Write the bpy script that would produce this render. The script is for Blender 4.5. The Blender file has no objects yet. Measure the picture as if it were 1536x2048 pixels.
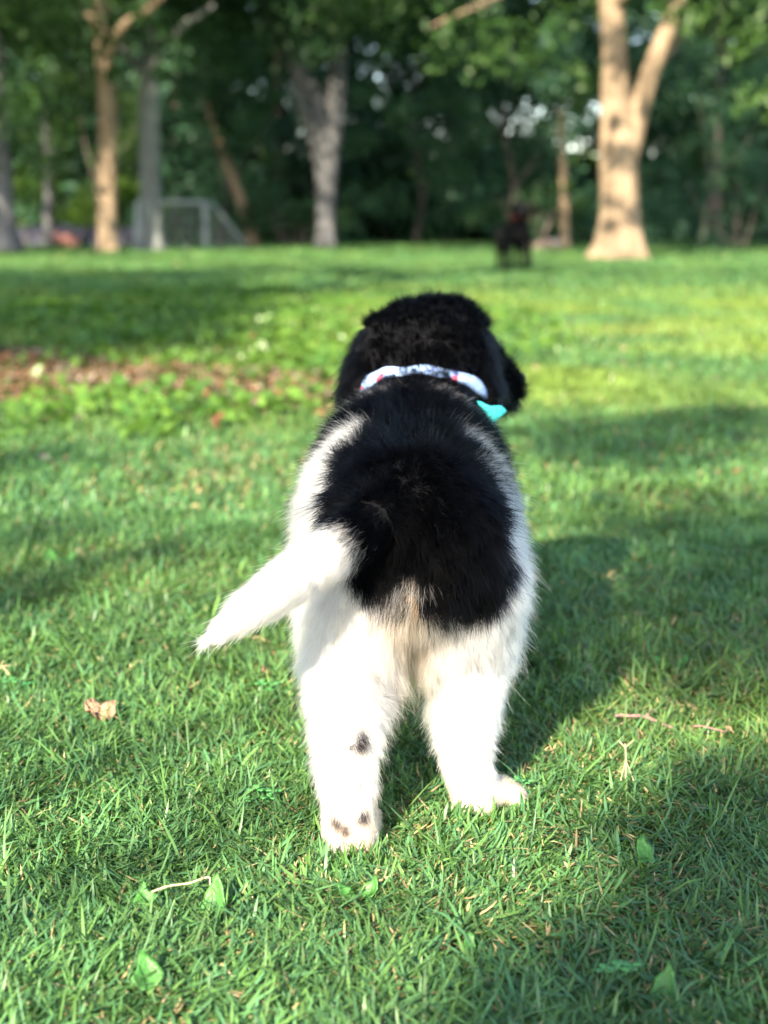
import bpy, bmesh, math
import numpy as np
from mathutils import Vector, Matrix

# ------------------------------------------------------------------ camera, sky, sun, exposure
S = bpy.context.scene
C = S.collection
TILT = math.radians(11.07)
CAM_H = 0.60
cam_d = bpy.data.cameras.new('camera'); cam = bpy.data.objects.new('camera', cam_d); C.objects.link(cam)
cam.location = (0, 0, CAM_H); cam.rotation_euler = (math.radians(90) - TILT, 0, 0)
cam_d.sensor_fit = 'VERTICAL'; cam_d.sensor_height = 36; cam_d.lens = 52
cam_d.clip_start = 0.05; cam_d.clip_end = 2000
cam_d.dof.use_dof = True; cam_d.dof.focus_distance = 1.43; cam_d.dof.aperture_fstop = 4.3
S.camera = cam

SUN_EL, SUN_AZ = 29.0, 22.0          # elevation; how far left of straight behind the camera
sa, ca = math.sin(math.radians(SUN_AZ)), math.cos(math.radians(SUN_AZ))
ce, se = math.cos(math.radians(SUN_EL)), math.sin(math.radians(SUN_EL))
TO_SUN = Vector((-sa * ce, -ca * ce, se))
sun_d = bpy.data.lights.new('sun', 'SUN'); sun = bpy.data.objects.new('sun', sun_d); C.objects.link(sun)
sun_d.energy = 5.0; sun_d.angle = math.radians(0.5); sun_d.color = (1.0, 0.87, 0.68)
sun.rotation_euler = TO_SUN.to_track_quat('Z', 'Y').to_euler(); sun.location = (-6, -12, 10)
W = bpy.data.worlds.new('World'); S.world = W; W.use_nodes = True
nt = W.node_tree; bg = nt.nodes['Background']
sky = nt.nodes.new('ShaderNodeTexSky'); sky.sky_type = 'NISHITA'; sky.sun_disc = False
sky.sun_elevation = math.radians(SUN_EL); sky.sun_rotation = math.atan2(TO_SUN.x, TO_SUN.y)
nt.links.new(sky.outputs[0], bg.inputs[0]); bg.inputs[1].default_value = 0.115
S.view_settings.view_transform = 'Standard'; S.view_settings.look = 'None'
S.view_settings.gamma = 1; S.view_settings.exposure = 2.2
S.cycles.max_bounces = 7; S.cycles.diffuse_bounces = 3; S.cycles.glossy_bounces = 2
S.cycles.transmission_bounces = 4; S.cycles.transparent_max_bounces = 8
S.cycles.sample_clamp_indirect = 6; S.cycles.use_denoising = True
try: S.cycles_curves.shape = 'RIBBONS'; S.cycles_curves.subdivisions = 2
except Exception: pass

rng = np.random.default_rng(7)
FPX = 52 / 36 * 2048
def at(px, py, Y):
    """a point of the place seen at that photo pixel, Y metres ahead"""
    u = (px - 768) / FPX; v = (1024 - py) / FPX
    d = np.array([u, math.cos(TILT) + v * math.sin(TILT), -math.sin(TILT) + v * math.cos(TILT)])
    p = d * (Y / d[1]); p[2] += CAM_H
    return p
def gnd(px, py):
    u = (px - 768) / FPX; v = (1024 - py) / FPX
    d = np.array([u, math.cos(TILT) + v * math.sin(TILT), -math.sin(TILT) + v * math.cos(TILT)])
    p = d * (CAM_H / -d[2]); return p[:2]

# ------------------------------------------------------------------ helpers
def tag(o, label=None, cat=None, group=None, kind=None):
    for k, v in (('label', label), ('category', cat), ('group', group), ('kind', kind)):
        if v: o[k] = v
    return o
def link(name, data, parent=None, mat=None):
    o = bpy.data.objects.new(name, data); C.objects.link(o)
    if parent is not None: o.parent = parent
    if mat is not None: data.materials.append(mat)
    return o
def empty(name, loc=(0, 0, 0)):
    o = bpy.data.objects.new(name, None); C.objects.link(o); o.location = loc; o.empty_display_size = .1
    return o
def np_mesh(name, co, loops, sizes, col=None, smooth=False):
    me = bpy.data.meshes.new(name)
    me.vertices.add(len(co)); me.vertices.foreach_set('co', np.ascontiguousarray(co, np.float32).ravel())
    me.loops.add(len(loops)); me.loops.foreach_set('vertex_index', np.ascontiguousarray(loops, np.int32))
    sizes = np.asarray(sizes, np.int32); st = np.concatenate(([0], np.cumsum(sizes)[:-1])).astype(np.int32)
    me.polygons.add(len(sizes)); me.polygons.foreach_set('loop_start', st); me.polygons.foreach_set('loop_total', sizes)
    if smooth: me.polygons.foreach_set('use_smooth', np.ones(len(sizes), bool))
    if col is not None:
        a = me.color_attributes.new('col', 'FLOAT_COLOR', 'POINT')
        c4 = np.ones((len(co), 4), np.float32); c4[:, :3] = col
        a.data.foreach_set('color', c4.ravel())
    me.update(calc_edges=True)
    return me
def hash3(i, j, k, s):
    h = (i * 374761393 + j * 668265263 + k * 2147483647 + s * 974711) & 0xffffffff
    h = ((h ^ (h >> 13)) * 1274126177) & 0xffffffff
    return ((h ^ (h >> 16)) & 0xffff) / 65535.0
def vnoise(p, scale, seed=0):
    q = np.asarray(p, float) * scale
    if q.shape[1] == 2: q = np.column_stack([q, np.zeros(len(q))])
    f = np.floor(q); t = q - f; f = f.astype(np.int64); t = t * t * (3 - 2 * t)
    out = 0
    for a in (0, 1):
        for b in (0, 1):
            for c in (0, 1):
                w = (t[:, 0] if a else 1 - t[:, 0]) * (t[:, 1] if b else 1 - t[:, 1]) * (t[:, 2] if c else 1 - t[:, 2])
                out = out + w * hash3(f[:, 0] + a, f[:, 1] + b, f[:, 2] + c, seed)
    return out
def unit(v): return v / np.maximum(np.linalg.norm(v, axis=-1, keepdims=True), 1e-9)
def sstep(a, b, x):
    t = np.clip((x - a) / (b - a), 0, 1); return t * t * (3 - 2 * t)

# ------------------------------------------------------------------ materials
def new_mat(name):
    m = bpy.data.materials.new(name); m.use_nodes = True
    return m, m.node_tree, m.node_tree.nodes['Principled BSDF']
def plain(name, col, rough=.6, spec=.4, bump=0, bscale=60, var=0.0, metal=0):
    m, t, b = new_mat(name)
    b.inputs['Base Color'].default_value = (*col, 1); b.inputs['Roughness'].default_value = rough
    b.inputs['Specular IOR Level'].default_value = spec; b.inputs['Metallic'].default_value = metal
    n = t.nodes.new('ShaderNodeTexNoise'); n.inputs['Scale'].default_value = bscale; n.inputs['Detail'].default_value = 6
    g = t.nodes.new('ShaderNodeTexCoord'); t.links.new(g.outputs['Object'], n.inputs['Vector'])
    if var:
        r = t.nodes.new('ShaderNodeValToRGB'); e = r.color_ramp.elements
        e[0].position = .3; e[1].position = .7
        e[0].color = (*[c * (1 - var) for c in col], 1); e[1].color = (*[min(1, c * (1 + var)) for c in col], 1)
        t.links.new(n.outputs['Fac'], r.inputs[0]); t.links.new(r.outputs[0], b.inputs['Base Color'])
    if bump:
        q = t.nodes.new('ShaderNodeBump'); q.inputs['Strength'].default_value = bump; q.inputs['Distance'].default_value = .02
        t.links.new(n.outputs['Fac'], q.inputs['Height']); t.links.new(q.outputs[0], b.inputs['Normal'])
    return m
def leafy(name, rough=.5, trans=.35, spec=.35):
    """leaf or blade: colour from the mesh's own attribute, some light passing through"""
    m, t, b = new_mat(name)
    a = t.nodes.new('ShaderNodeAttribute'); a.attribute_name = 'col'
    t.links.new(a.outputs['Color'], b.inputs['Base Color'])
    b.inputs['Roughness'].default_value = rough; b.inputs['Specular IOR Level'].default_value = spec
    tr = t.nodes.new('ShaderNodeBsdfTranslucent')
    h = t.nodes.new('ShaderNodeMix'); h.data_type = 'RGBA'; h.blend_type = 'MULTIPLY'; h.inputs[0].default_value = 1
    t.links.new(a.outputs['Color'], h.inputs[6]); h.inputs[7].default_value = (1.3, 1.25, .5, 1)
    t.links.new(h.outputs[2], tr.inputs['Color'])
    mx = t.nodes.new('ShaderNodeMixShader'); mx.inputs[0].default_value = trans
    o = t.nodes['Material Output']
    t.links.new(b.outputs[0], mx.inputs[1]); t.links.new(tr.outputs[0], mx.inputs[2]); t.links.new(mx.outputs[0], o.inputs[0])
    return m
def bark(name, col, scale=7.0):
    m, t, b = new_mat(name)
    g = t.nodes.new('ShaderNodeTexCoord'); mp = t.nodes.new('ShaderNodeMapping'); mp.inputs['Scale'].default_value = (1, 1, .22)
    t.links.new(g.outputs['Object'], mp.inputs[0])
    n = t.nodes.new('ShaderNodeTexNoise'); n.inputs['Scale'].default_value = scale; n.inputs['Detail'].default_value = 9; n.inputs['Roughness'].default_value = .7
    t.links.new(mp.outputs[0], n.inputs['Vector'])
    r = t.nodes.new('ShaderNodeValToRGB'); e = r.color_ramp.elements
    e[0].position = .35; e[0].color = (*[c * .45 for c in col], 1); e[1].position = .66; e[1].color = (*[min(1, c * 1.35) for c in col], 1)
    t.links.new(n.outputs['Fac'], r.inputs[0]); t.links.new(r.outputs[0], b.inputs['Base Color'])
    q = t.nodes.new('ShaderNodeBump'); q.inputs['Strength'].default_value = .9; q.inputs['Distance'].default_value = .05
    t.links.new(n.outputs['Fac'], q.inputs['Height']); t.links.new(q.outputs[0], b.inputs['Normal'])
    b.inputs['Roughness'].default_value = .9; b.inputs['Specular IOR Level'].default_value = .15
    return m
M_leaf = leafy('leaf_foliage', .5, .35)
M_blade = leafy('grass_blade', .42, .38, .4)
M_cover = leafy('ivy_leaf', .4, .35, .4)
M_dry = leafy('dry_leaf', .8, .2, .1)
M_bark_tan = bark('bark_tan', (.24, .178, .118), 5)
M_bark_grey = bark('bark_grey', (.12, .12, .125), 8)
M_bark_dark = bark('bark_dark', (.10, .085, .075), 8)

# ------------------------------------------------------------------ ground
def make_ground():
    n = 160
    t = np.linspace(-1, 1, n); s = np.sign(t) * np.abs(t) ** 3 * 900
    X, Y = np.meshgrid(s, s + 12); Z = np.zeros_like(X)
    rise = sstep(75, 260, Y) * 9.0
    Z += rise * (.7 + .3 * np.sin(X / 60 + 1))
    co = np.column_stack([X.ravel(), Y.ravel(), Z.ravel()])
    i = np.arange(n * n).reshape(n, n)
    q = np.stack([i[:-1, :-1], i[:-1, 1:], i[1:, 1:], i[1:, :-1]], -1).reshape(-1, 4)
    me = np_mesh('ground', co, q.ravel(), np.full(len(q), 4), smooth=True)
    m, tr, b = new_mat('lawn_soil')
    g = tr.nodes.new('ShaderNodeTexCoord')
    n1 = tr.nodes.new('ShaderNodeTexNoise'); n1.inputs['Scale'].default_value = 45; n1.inputs['Detail'].default_value = 8
    n2 = tr.nodes.new('ShaderNodeTexNoise'); n2.inputs['Scale'].default_value = .9; n2.inputs['Detail'].default_value = 4
    for k in (n1, n2): tr.links.new(g.outputs['Object'], k.inputs['Vector'])
    r1 = tr.nodes.new('ShaderNodeValToRGB'); e = r1.color_ramp.elements
    e[0].position = .35; e[0].color = (.035, .030, .016, 1); e[1].position = .68; e[1].color = (.10, .085, .045, 1)
    r2 = tr.nodes.new('ShaderNodeValToRGB'); e = r2.color_ramp.elements
    e[0].position = .35; e[0].color = (.045, .105, .030, 1); e[1].position = .65; e[1].color = (.085, .150, .040, 1)
    tr.links.new(n1.outputs['Fac'], r1.inputs[0]); tr.links.new(n2.outputs['Fac'], r2.inputs[0])
    # bare thatch close by, closed sward further out where the blades are not modelled one by one
    sp = tr.nodes.new('ShaderNodeSeparateXYZ'); tr.links.new(g.outputs['Object'], sp.inputs[0])
    mr = tr.nodes.new('ShaderNodeMapRange'); mr.inputs[1].default_value = 4; mr.inputs[2].default_value = 12
    tr.links.new(sp.outputs['Y'], mr.inputs[0])
    mx = tr.nodes.new('ShaderNodeMix'); mx.data_type = 'RGBA'
    tr.links.new(mr.outputs[0], mx.inputs[0]); tr.links.new(r1.outputs[0], mx.inputs[6]); tr.links.new(r2.outputs[0], mx.inputs[7])
    tr.links.new(mx.outputs[2], b.inputs['Base Color'])
    b.inputs['Roughness'].default_value = .95; b.inputs['Specular IOR Level'].default_value = .1
    bp = tr.nodes.new('ShaderNodeBump'); bp.inputs['Strength'].default_value = .8; bp.inputs['Distance'].default_value = .01
    tr.links.new(n1.outputs['Fac'], bp.inputs['Height']); tr.links.new(bp.outputs[0], b.inputs['Normal'])
    tag(link('ground', me, mat=m), 'flat lawn ground under the grass reaching to the trees', kind='structure')
make_ground()

# bare soil / mulch bed on the left
BED = np.array([gnd(-260, 745), gnd(-60, 700), gnd(120, 712), gnd(250, 738), gnd(420, 742), gnd(560, 752), gnd(680, 775), gnd(690, 815), gnd(520, 835), gnd(380, 815), gnd(240, 800), gnd(90, 815), gnd(-80, 830), gnd(-260, 830)])
def in_poly(P, poly):
    x, y = P[:, 0], P[:, 1]; c = np.zeros(len(P), bool); j = len(poly) - 1
    for i in range(len(poly)):
        xi, yi = poly[i]; xj, yj = poly[j]
        c ^= ((yi > y) != (yj > y)) & (x < (xj - xi) * (y - yi) / (yj - yi + 1e-12) + xi); j = i
    return c
def make_bed():
    k = 12; pts = []
    for i in range(len(BED)):
        a, b = BED[i], BED[(i + 1) % len(BED)]
        for j in range(k):
            p = a + (b - a) * j / k; pts.append(p + rng.normal(0, .018, 2))
    pts = np.array(pts); c = pts.mean(0); n = len(pts)
    rings = [1.0, .97, .6, .25]; zs = [.001, .009, .014, .016]; co = []
    for r, z in zip(rings, zs): co.append(np.column_stack([c + (pts - c) * r, np.full(n, z) + (rng.random(n) * .004 if r < .97 else 0)]))
    co = np.vstack(co + [np.array([[*c, .016]])]); loops = []; sizes = []
    for r in range(3):
        for i in range(n):
            a = r * n + i; b = r * n + (i + 1) % n; loops += [a, b, b + n, a + n]; sizes.append(4)
    for i in range(n): loops += [3 * n + i, 3 * n + (i + 1) % n, 4 * n]; sizes.append(3)
    me = np_mesh('soil', co, loops, sizes, smooth=True)
    tag(link('soil_patch', me, mat=plain('mulch_soil', (.16, .085, .05), .95, .1, 1.0, 30, .6)), 'bare brown mulch patch among the ivy left of the puppy', kind='structure')
make_bed()

# ------------------------------------------------------------------ grass
def blades(P, h, w, az, lean, curl, col, seg=3, z0=None, tz=1.0):
    """curved tapering blades rooted at P (n,2); returns co, loops, sizes, col"""
    n = len(P)
    d = np.column_stack([np.cos(az), np.sin(az)]); s = np.column_stack([-d[:, 1], d[:, 0]])
    tw = rng.uniform(-.6, .6, n)
    rows = []
    x = np.zeros(n); z = (rng.random(n) ** 1.3 * .013 * tz if z0 is None else z0) * np.ones(n); ang = lean.copy()
    ts = np.linspace(0, 1, seg + 1)
    for i, t in enumerate(ts):
        if i:
            x = x + np.sin(ang) * h / seg; z = z + np.cos(ang) * h / seg; ang = ang + curl / seg
        z2 = np.maximum(z, .002)
        wd = w * (1.0 if i == 0 else [1, 1.0, .8, .45][min(i, 3)]) * .5
        c = np.column_stack([P + d * x[:, None], z2])
        if i == seg: rows.append(c[:, None])
        else:
            off = np.column_stack([s * wd[:, None], wd * tw])
            rows.append(np.stack([c - off, c + off], 1))
    co = np.concatenate(rows, 1); m = co.shape[1]          # 2*seg + 1
    base = []
    for i in range(seg - 1): base += [2 * i, 2 * i + 1, 2 * i + 3, 2 * i + 2]
    base += [2 * seg - 2, 2 * seg - 1, 2 * seg]
    loops = (np.arange(n)[:, None] * m + np.array(base)[None]).ravel()
    sizes = np.tile([4] * (seg - 1) + [3], n)
    return co.reshape(-1, 3), loops, sizes, np.repeat(col, m, 0)

def grass_colour(P, n):
    base = np.array([.100, .206, .054]); blue = np.array([.068, .176, .076]); yel = np.array([.16, .245, .048]); straw = np.array([.42, .34, .17])
    a = vnoise(P, 1.6, 3); b = vnoise(P, 5.0, 4); r = rng.random(n)
    c = base + (blue - base) * np.clip(r * 1.3 - .2, 0, 1)[:, None]
    far = sstep(3.2, 5.5, P[:, 1]) * (1 - .8 * sstep(10.5, 16, P[:, 1]))
    y = np.clip((a - .50) * 2.0 + far * .75 + rng.normal(0, .22, n), 0, 1)
    y = np.clip(y * (.25 + .75 * far + .2 * (b > .55)), 0, 1)
    c = c + (yel - c) * y[:, None]
    dry = np.exp(-(((P[:, 0] + .38) / .30) ** 2 + ((P[:, 1] - 3.55) / .45) ** 2)) + .8 * np.exp(-(((P[:, 0] - 1.3) / .5) ** 2 + ((P[:, 1] - 8.4) / 1.0) ** 2)) + .7 * np.exp(-(((P[:, 0] - .8) / .35) ** 2 + ((P[:, 1] - 4.0) / .5) ** 2))
    thin = np.exp(-(((P[:, 0] - .22) / .20) ** 2 + ((P[:, 1] - 1.30) / .22) ** 2))
    ps = .10 + .14 * sstep(.5, .75, b) + .35 * dry + .12 * thin
    m = rng.random(n) < ps
    c[m] = straw * rng.uniform(.55, 1.2, (m.sum(), 1))
    return c * rng.uniform(.6, 1.35, (n, 1)) * (.8 + .4 * vnoise(P, 11, 9))[:, None]

DOGFEET = [(-.033, 1.365, .020), (.095, 1.450, .020), (-.03, 1.80, .03), (.095, 1.82, .03)]
parts = []
def zone(y0, y1, m0, dens, h, w, leanm, seg, dsc=1.0):
    """uniform scatter over the strip y0..y1 a bit wider than the view"""
    half = lambda y: .275 * y + m0
    n = int(dens * (half(y0) + half(y1)) * (y1 - y0))
    y = rng.uniform(y0, y1, n * 2); x = rng.uniform(-half(y1), half(y1), n * 2)
    k = np.abs(x) < half(y); P = np.column_stack([x[k], y[k]])[:n]
    # patchy density: tufts with small dark gaps
    f = vnoise(P, 16, 11) * .6 + vnoise(P, 5, 12) * .4
    P = P[rng.random(len(P)) < np.clip(.35 + 1.1 * f, 0, 1) * dsc]
    bed = in_poly(P, BED); P = P[~bed | (rng.random(len(P)) < .12)]
    for fx, fy, fr in DOGFEET: P = P[(P[:, 0] - fx) ** 2 + (P[:, 1] - fy) ** 2 > fr ** 2]
    n = len(P); tr = np.ones(n)
    for fx, fy, fr in DOGFEET: tr = np.minimum(tr, np.clip((np.hypot(P[:, 0] - fx, (P[:, 1] - fy + .03) * .8) - .02) / .05, .72, 1))
    # neighbouring blades share a lean: tufts
    ga = vnoise(P, 9, 21) * 12.0
    az = ga + rng.normal(0, 1.6, n); lean = np.abs(rng.normal(leanm, .24, n)); curl = rng.normal(.0, .45, n)
    hh = h * rng.lognormal(0, .33, n) * (.75 + .5 * vnoise(P, 7, 22)); ww = w * rng.uniform(.6, 1.35, n)
    hh *= tr
    gc = grass_colour(P, n); sm = gc[:, 0] > gc[:, 1]; hh[sm] *= .55; ww[sm] *= .8
    parts.append(blades(P, hh, ww, az, np.clip(lean, 0, 1.52), curl, gc, seg, None, tr))
zone(.80, 1.75, .50, 190000, .0205, .0024, 1.24, 3)
zone(1.75, 3.0, .50, 85000, .023, .0030, 1.15, 3)
zone(3.0, 6.0, 1.0, 21000, .030, .0055, 1.0, 2)
zone(6.0, 12.0, 1.6, 6000, .034, .009, .9, 2)
zone(12.0, 24.0, 3, 1500, .040, .018, .9, 2)
zone(24.0, 46.0, 6, 380, .055, .035, .9, 2)
# sparse long fine blades standing over the sward near the camera
n = 900; P = np.column_stack([rng.uniform(-.6, .6, n), rng.uniform(.9, 2.6, n)])
k = ((np.abs(P[:, 0]) < .3 * P[:, 1] + .1) & ~((np.abs(P[:, 0] - .03) < .1) & (P[:, 1] > 1.32) & (P[:, 1] < 1.9))); P = P[k]; n = len(P)
cc = grass_colour(P, n); cc[cc[:, 0] > cc[:, 1]] = (.10, .22, .06)
parts.append(blades(P, rng.uniform(.035, .075, n), rng.uniform(.0014, .0026, n), rng.uniform(0, 6.3, n), rng.uniform(.4, 1.2, n), rng.normal(.7, .4, n), cc, 3))
# a few blades standing up against the paws
P = np.vstack([np.column_stack([rng.uniform(-.072, .004, 90), rng.uniform(1.29, 1.315, 90)]), np.column_stack([rng.uniform(.055, .165, 120), rng.uniform(1.39, 1.42, 120)])]); n = len(P)
cc = grass_colour(P, n); cc[cc[:, 0] > cc[:, 1]] = (.10, .22, .06)
parts.append(blades(P, rng.uniform(.012, .030, n), rng.uniform(.0018, .0030, n), rng.uniform(0, 6.3, n), rng.uniform(.1, .8, n), rng.normal(.3, .4, n), cc, 3))
# dry clippings lying flat
n = 9000; P = np.column_stack([rng.uniform(-.7, .7, n), rng.uniform(.9, 2.6, n)])
cc = np.array([.50, .40, .22]) * rng.uniform(.35, 1.1, (n, 1))
parts.append(blades(P, rng.uniform(.01, .03, n), rng.uniform(.001, .0024, n), rng.uniform(0, 6.3, n), rng.uniform(1.1, 1.5, n), rng.normal(0, .3, n), cc, 3))
def join(parts):
    co = []; lo = []; si = []; cl = []; off = 0
    for a, b, c, d in parts: co.append(a); lo.append(b + off); si.append(c); cl.append(d); off += len(a)
    return np.vstack(co), np.concatenate(lo), np.concatenate(si), np.vstack(cl)
g = join(parts)
tag(link('grass', np_mesh('grass', g[0], g[1], g[2], g[3]), mat=M_blade), 'short coarse green lawn grass with straw bits', 'grass', kind='stuff')
del g, parts

# ------------------------------------------------------------------ leaf clouds
def leaf_cloud(P, size, col, flat=0.0, aspect=.6, bend=.25):
    """one folded lozenge leaf (two tris sharing the midrib) per point"""
    n = len(P); size = np.broadcast_to(size, (n,))
    a = unit(rng.normal(0, 1, (n, 3)) * np.array([1, 1, 1 - flat])); b = unit(rng.normal(0, 1, (n, 3)) * np.array([1, 1, 1 - flat]))
    b = unit(b - a * (a * b).sum(1, keepdims=True)); nrm = np.cross(a, b)
    s = size[:, None] * .5
    v = np.stack([P - a * s, P + b * s * aspect - nrm * s * bend, P + a * s * 1.1, P - b * s * aspect - nrm * s * bend], 1)
    i = np.arange(n)[:, None] * 4
    loops = (i + np.array([0, 1, 2, 0, 2, 3])).ravel()
    return v.reshape(-1, 3), loops, np.full(2 * n, 3), np.repeat(col, 4, 0)
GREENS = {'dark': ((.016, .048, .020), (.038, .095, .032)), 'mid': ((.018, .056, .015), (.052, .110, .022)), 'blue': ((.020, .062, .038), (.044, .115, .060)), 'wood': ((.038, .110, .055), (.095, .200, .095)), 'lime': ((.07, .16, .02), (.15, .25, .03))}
def leaf_cols(n, pal, P=None, sc=.7):
    lo, hi = [np.array(c) for c in GREENS[pal]]
    t = rng.random(n)
    if P is not None: t = np.clip(.5 * t + (vnoise(P, sc, 5) - .2) * .8, 0, 1)
    return lo + (hi - lo) * t[:, None]
def clump_points(centres, radii, per_m3, cap=None, squash=.75):
    out = []
    for c, r in zip(centres, radii):
        k = max(int(per_m3 * r ** 3 * 4.2), 45)
        d = unit(rng.normal(0, 1, (k, 3))) * (rng.random((k, 1)) ** .45) * r
        d[:, 2] *= squash; out.append(np.asarray(c) + d)
    return np.vstack(out)

# ------------------------------------------------------------------ trees
def tube(path, radii, sides=14, flare=0, lump=.06, seed=0):
    """one closed tapering limb along a smooth path"""
    path = np.asarray(path, float); radii = np.asarray(radii, float)
    k = len(path); m = max(10, k * 5); t = np.linspace(0, k - 1, m)
    def cr(arr):
        i = np.clip(np.floor(t).astype(int), 0, k - 2); f = t - i
        p0 = arr[np.clip(i - 1, 0, k - 1)]; p1 = arr[i]; p2 = arr[i + 1]; p3 = arr[np.clip(i + 2, 0, k - 1)]
        f = f.reshape(-1, *[1] * (arr.ndim - 1))
        return .5 * (2 * p1 + (p2 - p0) * f + (2 * p0 - 5 * p1 + 4 * p2 - p3) * f ** 2 + (3 * p1 - 3 * p2 + p3 - p0) * f ** 3)
    c = cr(path); r = np.maximum(cr(radii), .0003)
    tan = unit(np.gradient(c, axis=0)); ref = np.array([0, 1, 0.01]); a = unit(np.cross(tan, ref)); b = np.cross(tan, a)
    th = np.linspace(0, 2 * np.pi, sides, endpoint=False)
    ring = c[:, None] + (a[:, None] * np.cos(th)[None, :, None] + b[:, None] * np.sin(th)[None, :, None]) * r[:, None, None]
    fl = ring.reshape(-1, 3)
    nz = vnoise(fl * np.array([1, 1, .5]), 2.2 / max(r.max(), .05) * .3, 31 + seed) - .5
    cen = np.repeat(c, sides, 0); rr = np.repeat(r, sides)
    fl = fl + unit(fl - cen) * (nz * lump * 4 * rr)[:, None]
    if flare:
        hgt = np.repeat(c[:, 2] - c[0, 2], sides); ang = np.tile(th, m)
        ex = np.exp(-hgt / (flare * 1.2)) * flare * (.55 + .45 * np.cos(ang * 5 + seed))
        d = fl - cen; d[:, 2] = 0; fl = fl + unit(d) * ex[:, None]
    lo = []
    for i in range(m - 1):
        for j in range(sides):
            p = i * sides + j; q = i * sides + (j + 1) % sides; lo.append((p, q, q + sides, p + sides))
    lo = np.array(lo); co = np.vstack([fl, c[:1], c[-1:]])
    e0 = len(fl); cap = []
    for j in range(sides): cap += [e0, (j + 1) % sides, j, e0 + 1, (m - 1) * sides + j, (m - 1) * sides + (j + 1) % sides]
    return co, np.concatenate([lo.ravel(), cap]), np.concatenate([np.full(len(lo), 4), np.full(2 * sides, 3)]), np.zeros((len(co), 3))
def tree(name, label, cat, group, base, limbs, mat, crown=None, pal='dark', leaf=.12, dens=260, flare=.0, cmat=None):
    """limbs: list of (path, radii), the first is the trunk; crown: (centres, radii) of the leaf clumps"""
    root = empty(name, (base[0], base[1], 0)); tag(root, label, cat, group)
    off = np.array([base[0], base[1], 0])
    for i, (p, r) in enumerate(limbs):
        co, lo, si, _ = tube(np.asarray(p) - off, r, 16 if i == 0 else 10, flare if i == 0 else 0, .05, i)
        link('trunk' if i == 0 else 'limb', np_mesh('limb', co, lo, si, smooth=True), root, mat)
    if crown:
        P = clump_points(crown[0], crown[1], dens)
        P = P[P[:, 2] > .05]
        v = leaf_cloud(P - off, leaf * rng.uniform(.6, 1.3, len(P)), leaf_cols(len(P), pal, P))
        link('crown', np_mesh('crown', *v[:3], v[3]), root, M_leaf)
    return root
def L(*args):  # limb from photo-measured points: (px, py, Y, width_px)
    p = np.array([at(a, b, y) for a, b, y, w in args]); r = [w * y / FPX * .5 for a, b, y, w in args]
    return p, r
def blob(cx, cy, Y, r): return (at(cx, cy, Y), r)

# the big tan tree on the right
Yb = 24.5
limbs = [L((1240, 521, Yb, 82), (1241, 480, Yb, 76), (1240, 400, Yb, 74), (1238, 330, Yb, 76), (1236, 260, Yb, 68), (1232, 180, Yb, 60), (1228, 90, Yb, 50), (1222, 0, Yb, 46), (1210, -120, Yb, 40), (1200, -260, Yb, 26), (1190, -420, Yb, 12)),
         L((1250, 330, Yb, 50), (1270, 250, Yb, 44), (1298, 150, Yb, 38), (1335, 60, Yb, 32), (1385, -60, Yb, 26), (1440, -200, Yb, 12)),
         L((1300, 150, Yb, 16), (1345, 95, Yb + .4, 14), (1385, 40, Yb + .8, 10)),
         L((1220, -60, Yb, 24), (1150, -75, Yb - .5, 20), (1060, -40, Yb - 1, 15), (975, 3, Yb - 1.5, 12), (890, 40, Yb - 2, 7), (860, 55, Yb - 2.2, 3)),
         L((1222, 20, Yb, 22), (1270, -30, Yb - .6, 16), (1320, -60, Yb - 1.2, 8))]
cs = []
for _ in range(120):
    x = rng.uniform(-2.5, 10); y = Yb + rng.uniform(-3.8, 4.5); z = rng.uniform(4.3, 16)
    cs.append(((x, y, z), rng.uniform(.6, 1.2)))
for c in ((900, 30, 22.5, .5), (1000, 70, 23, .55), (1060, 130, 25.5, .5), (1110, 60, 23, .5), (960, 120, 26, .6), (880, 100, 26, .5), (1400, 40, 24, .5), (1480, 90, 24, .5), (1520, 200, 22, .45), (1530, 40, 22, .6), (1170, 150, 26.5, .4), (1340, 20, 23, .35)):
    cs.append((at(*c[:3]), c[3]))
tree('shade_tree', 'big tan forked tree trunk with flared base, right of the puppy', 'tree', 'lawn trees', at(1240, 521, Yb), limbs, M_bark_tan,
     ([c[0] for c in cs], [c[1] for c in cs]), 'mid', .16, 95, .30)

# the two pale trunks on the left
Yl = 30.0
limbs = [L((216, 504, Yl, 44), (214, 430, Yl, 42), (214, 330, Yl, 41), (216, 240, Yl, 40), (212, 160, Yl, 36), (205, 60, Yl, 32), (200, -80, Yl, 24), (195, -240, Yl, 10)),
         L((212, 120, Yl, 22), (240, 60, Yl - .4, 19), (300, 15, Yl - .9, 15), (350, -30, Yl - 1.3, 8)),
         L((205, 60, Yl, 18), (150, 0, Yl - .3, 13), (100, -60, Yl - .6, 7))]
cs = []
for _ in range(95):
    cs.append(((rng.uniform(-10, -3.2), Yl + rng.uniform(-3.5, 2.5), rng.uniform(4.0, 16)), rng.uniform(.6, 1.2)))
for c in ((60, 60, 28, .8), (150, 90, 28.5, .6), (40, 180, 28, .7), (120, 230, 31, .6), (20, 300, 29, .6), (100, 330, 32, .55), (160, 160, 31.5, .6), (250, 120, 31.5, .5), (60, 390, 32, .4), (330, 60, 29, .45), (215, 70, 28.4, .42), (190, 20, 28, .5), (270, 20, 28.6, .45), (225, 150, 28.8, .22), (0, 240, 27, .5)):
    cs.append((at(*c[:3]), c[3]))
tree('slender_tree', 'slender tan trunk with sunlit foot, left one of the pale pair', 'tree', 'lawn trees', at(216, 504, Yl), limbs, M_bark_tan,
     ([c[0] for c in cs], [c[1] for c in cs]), 'mid', .17, 90, .10)
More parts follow.
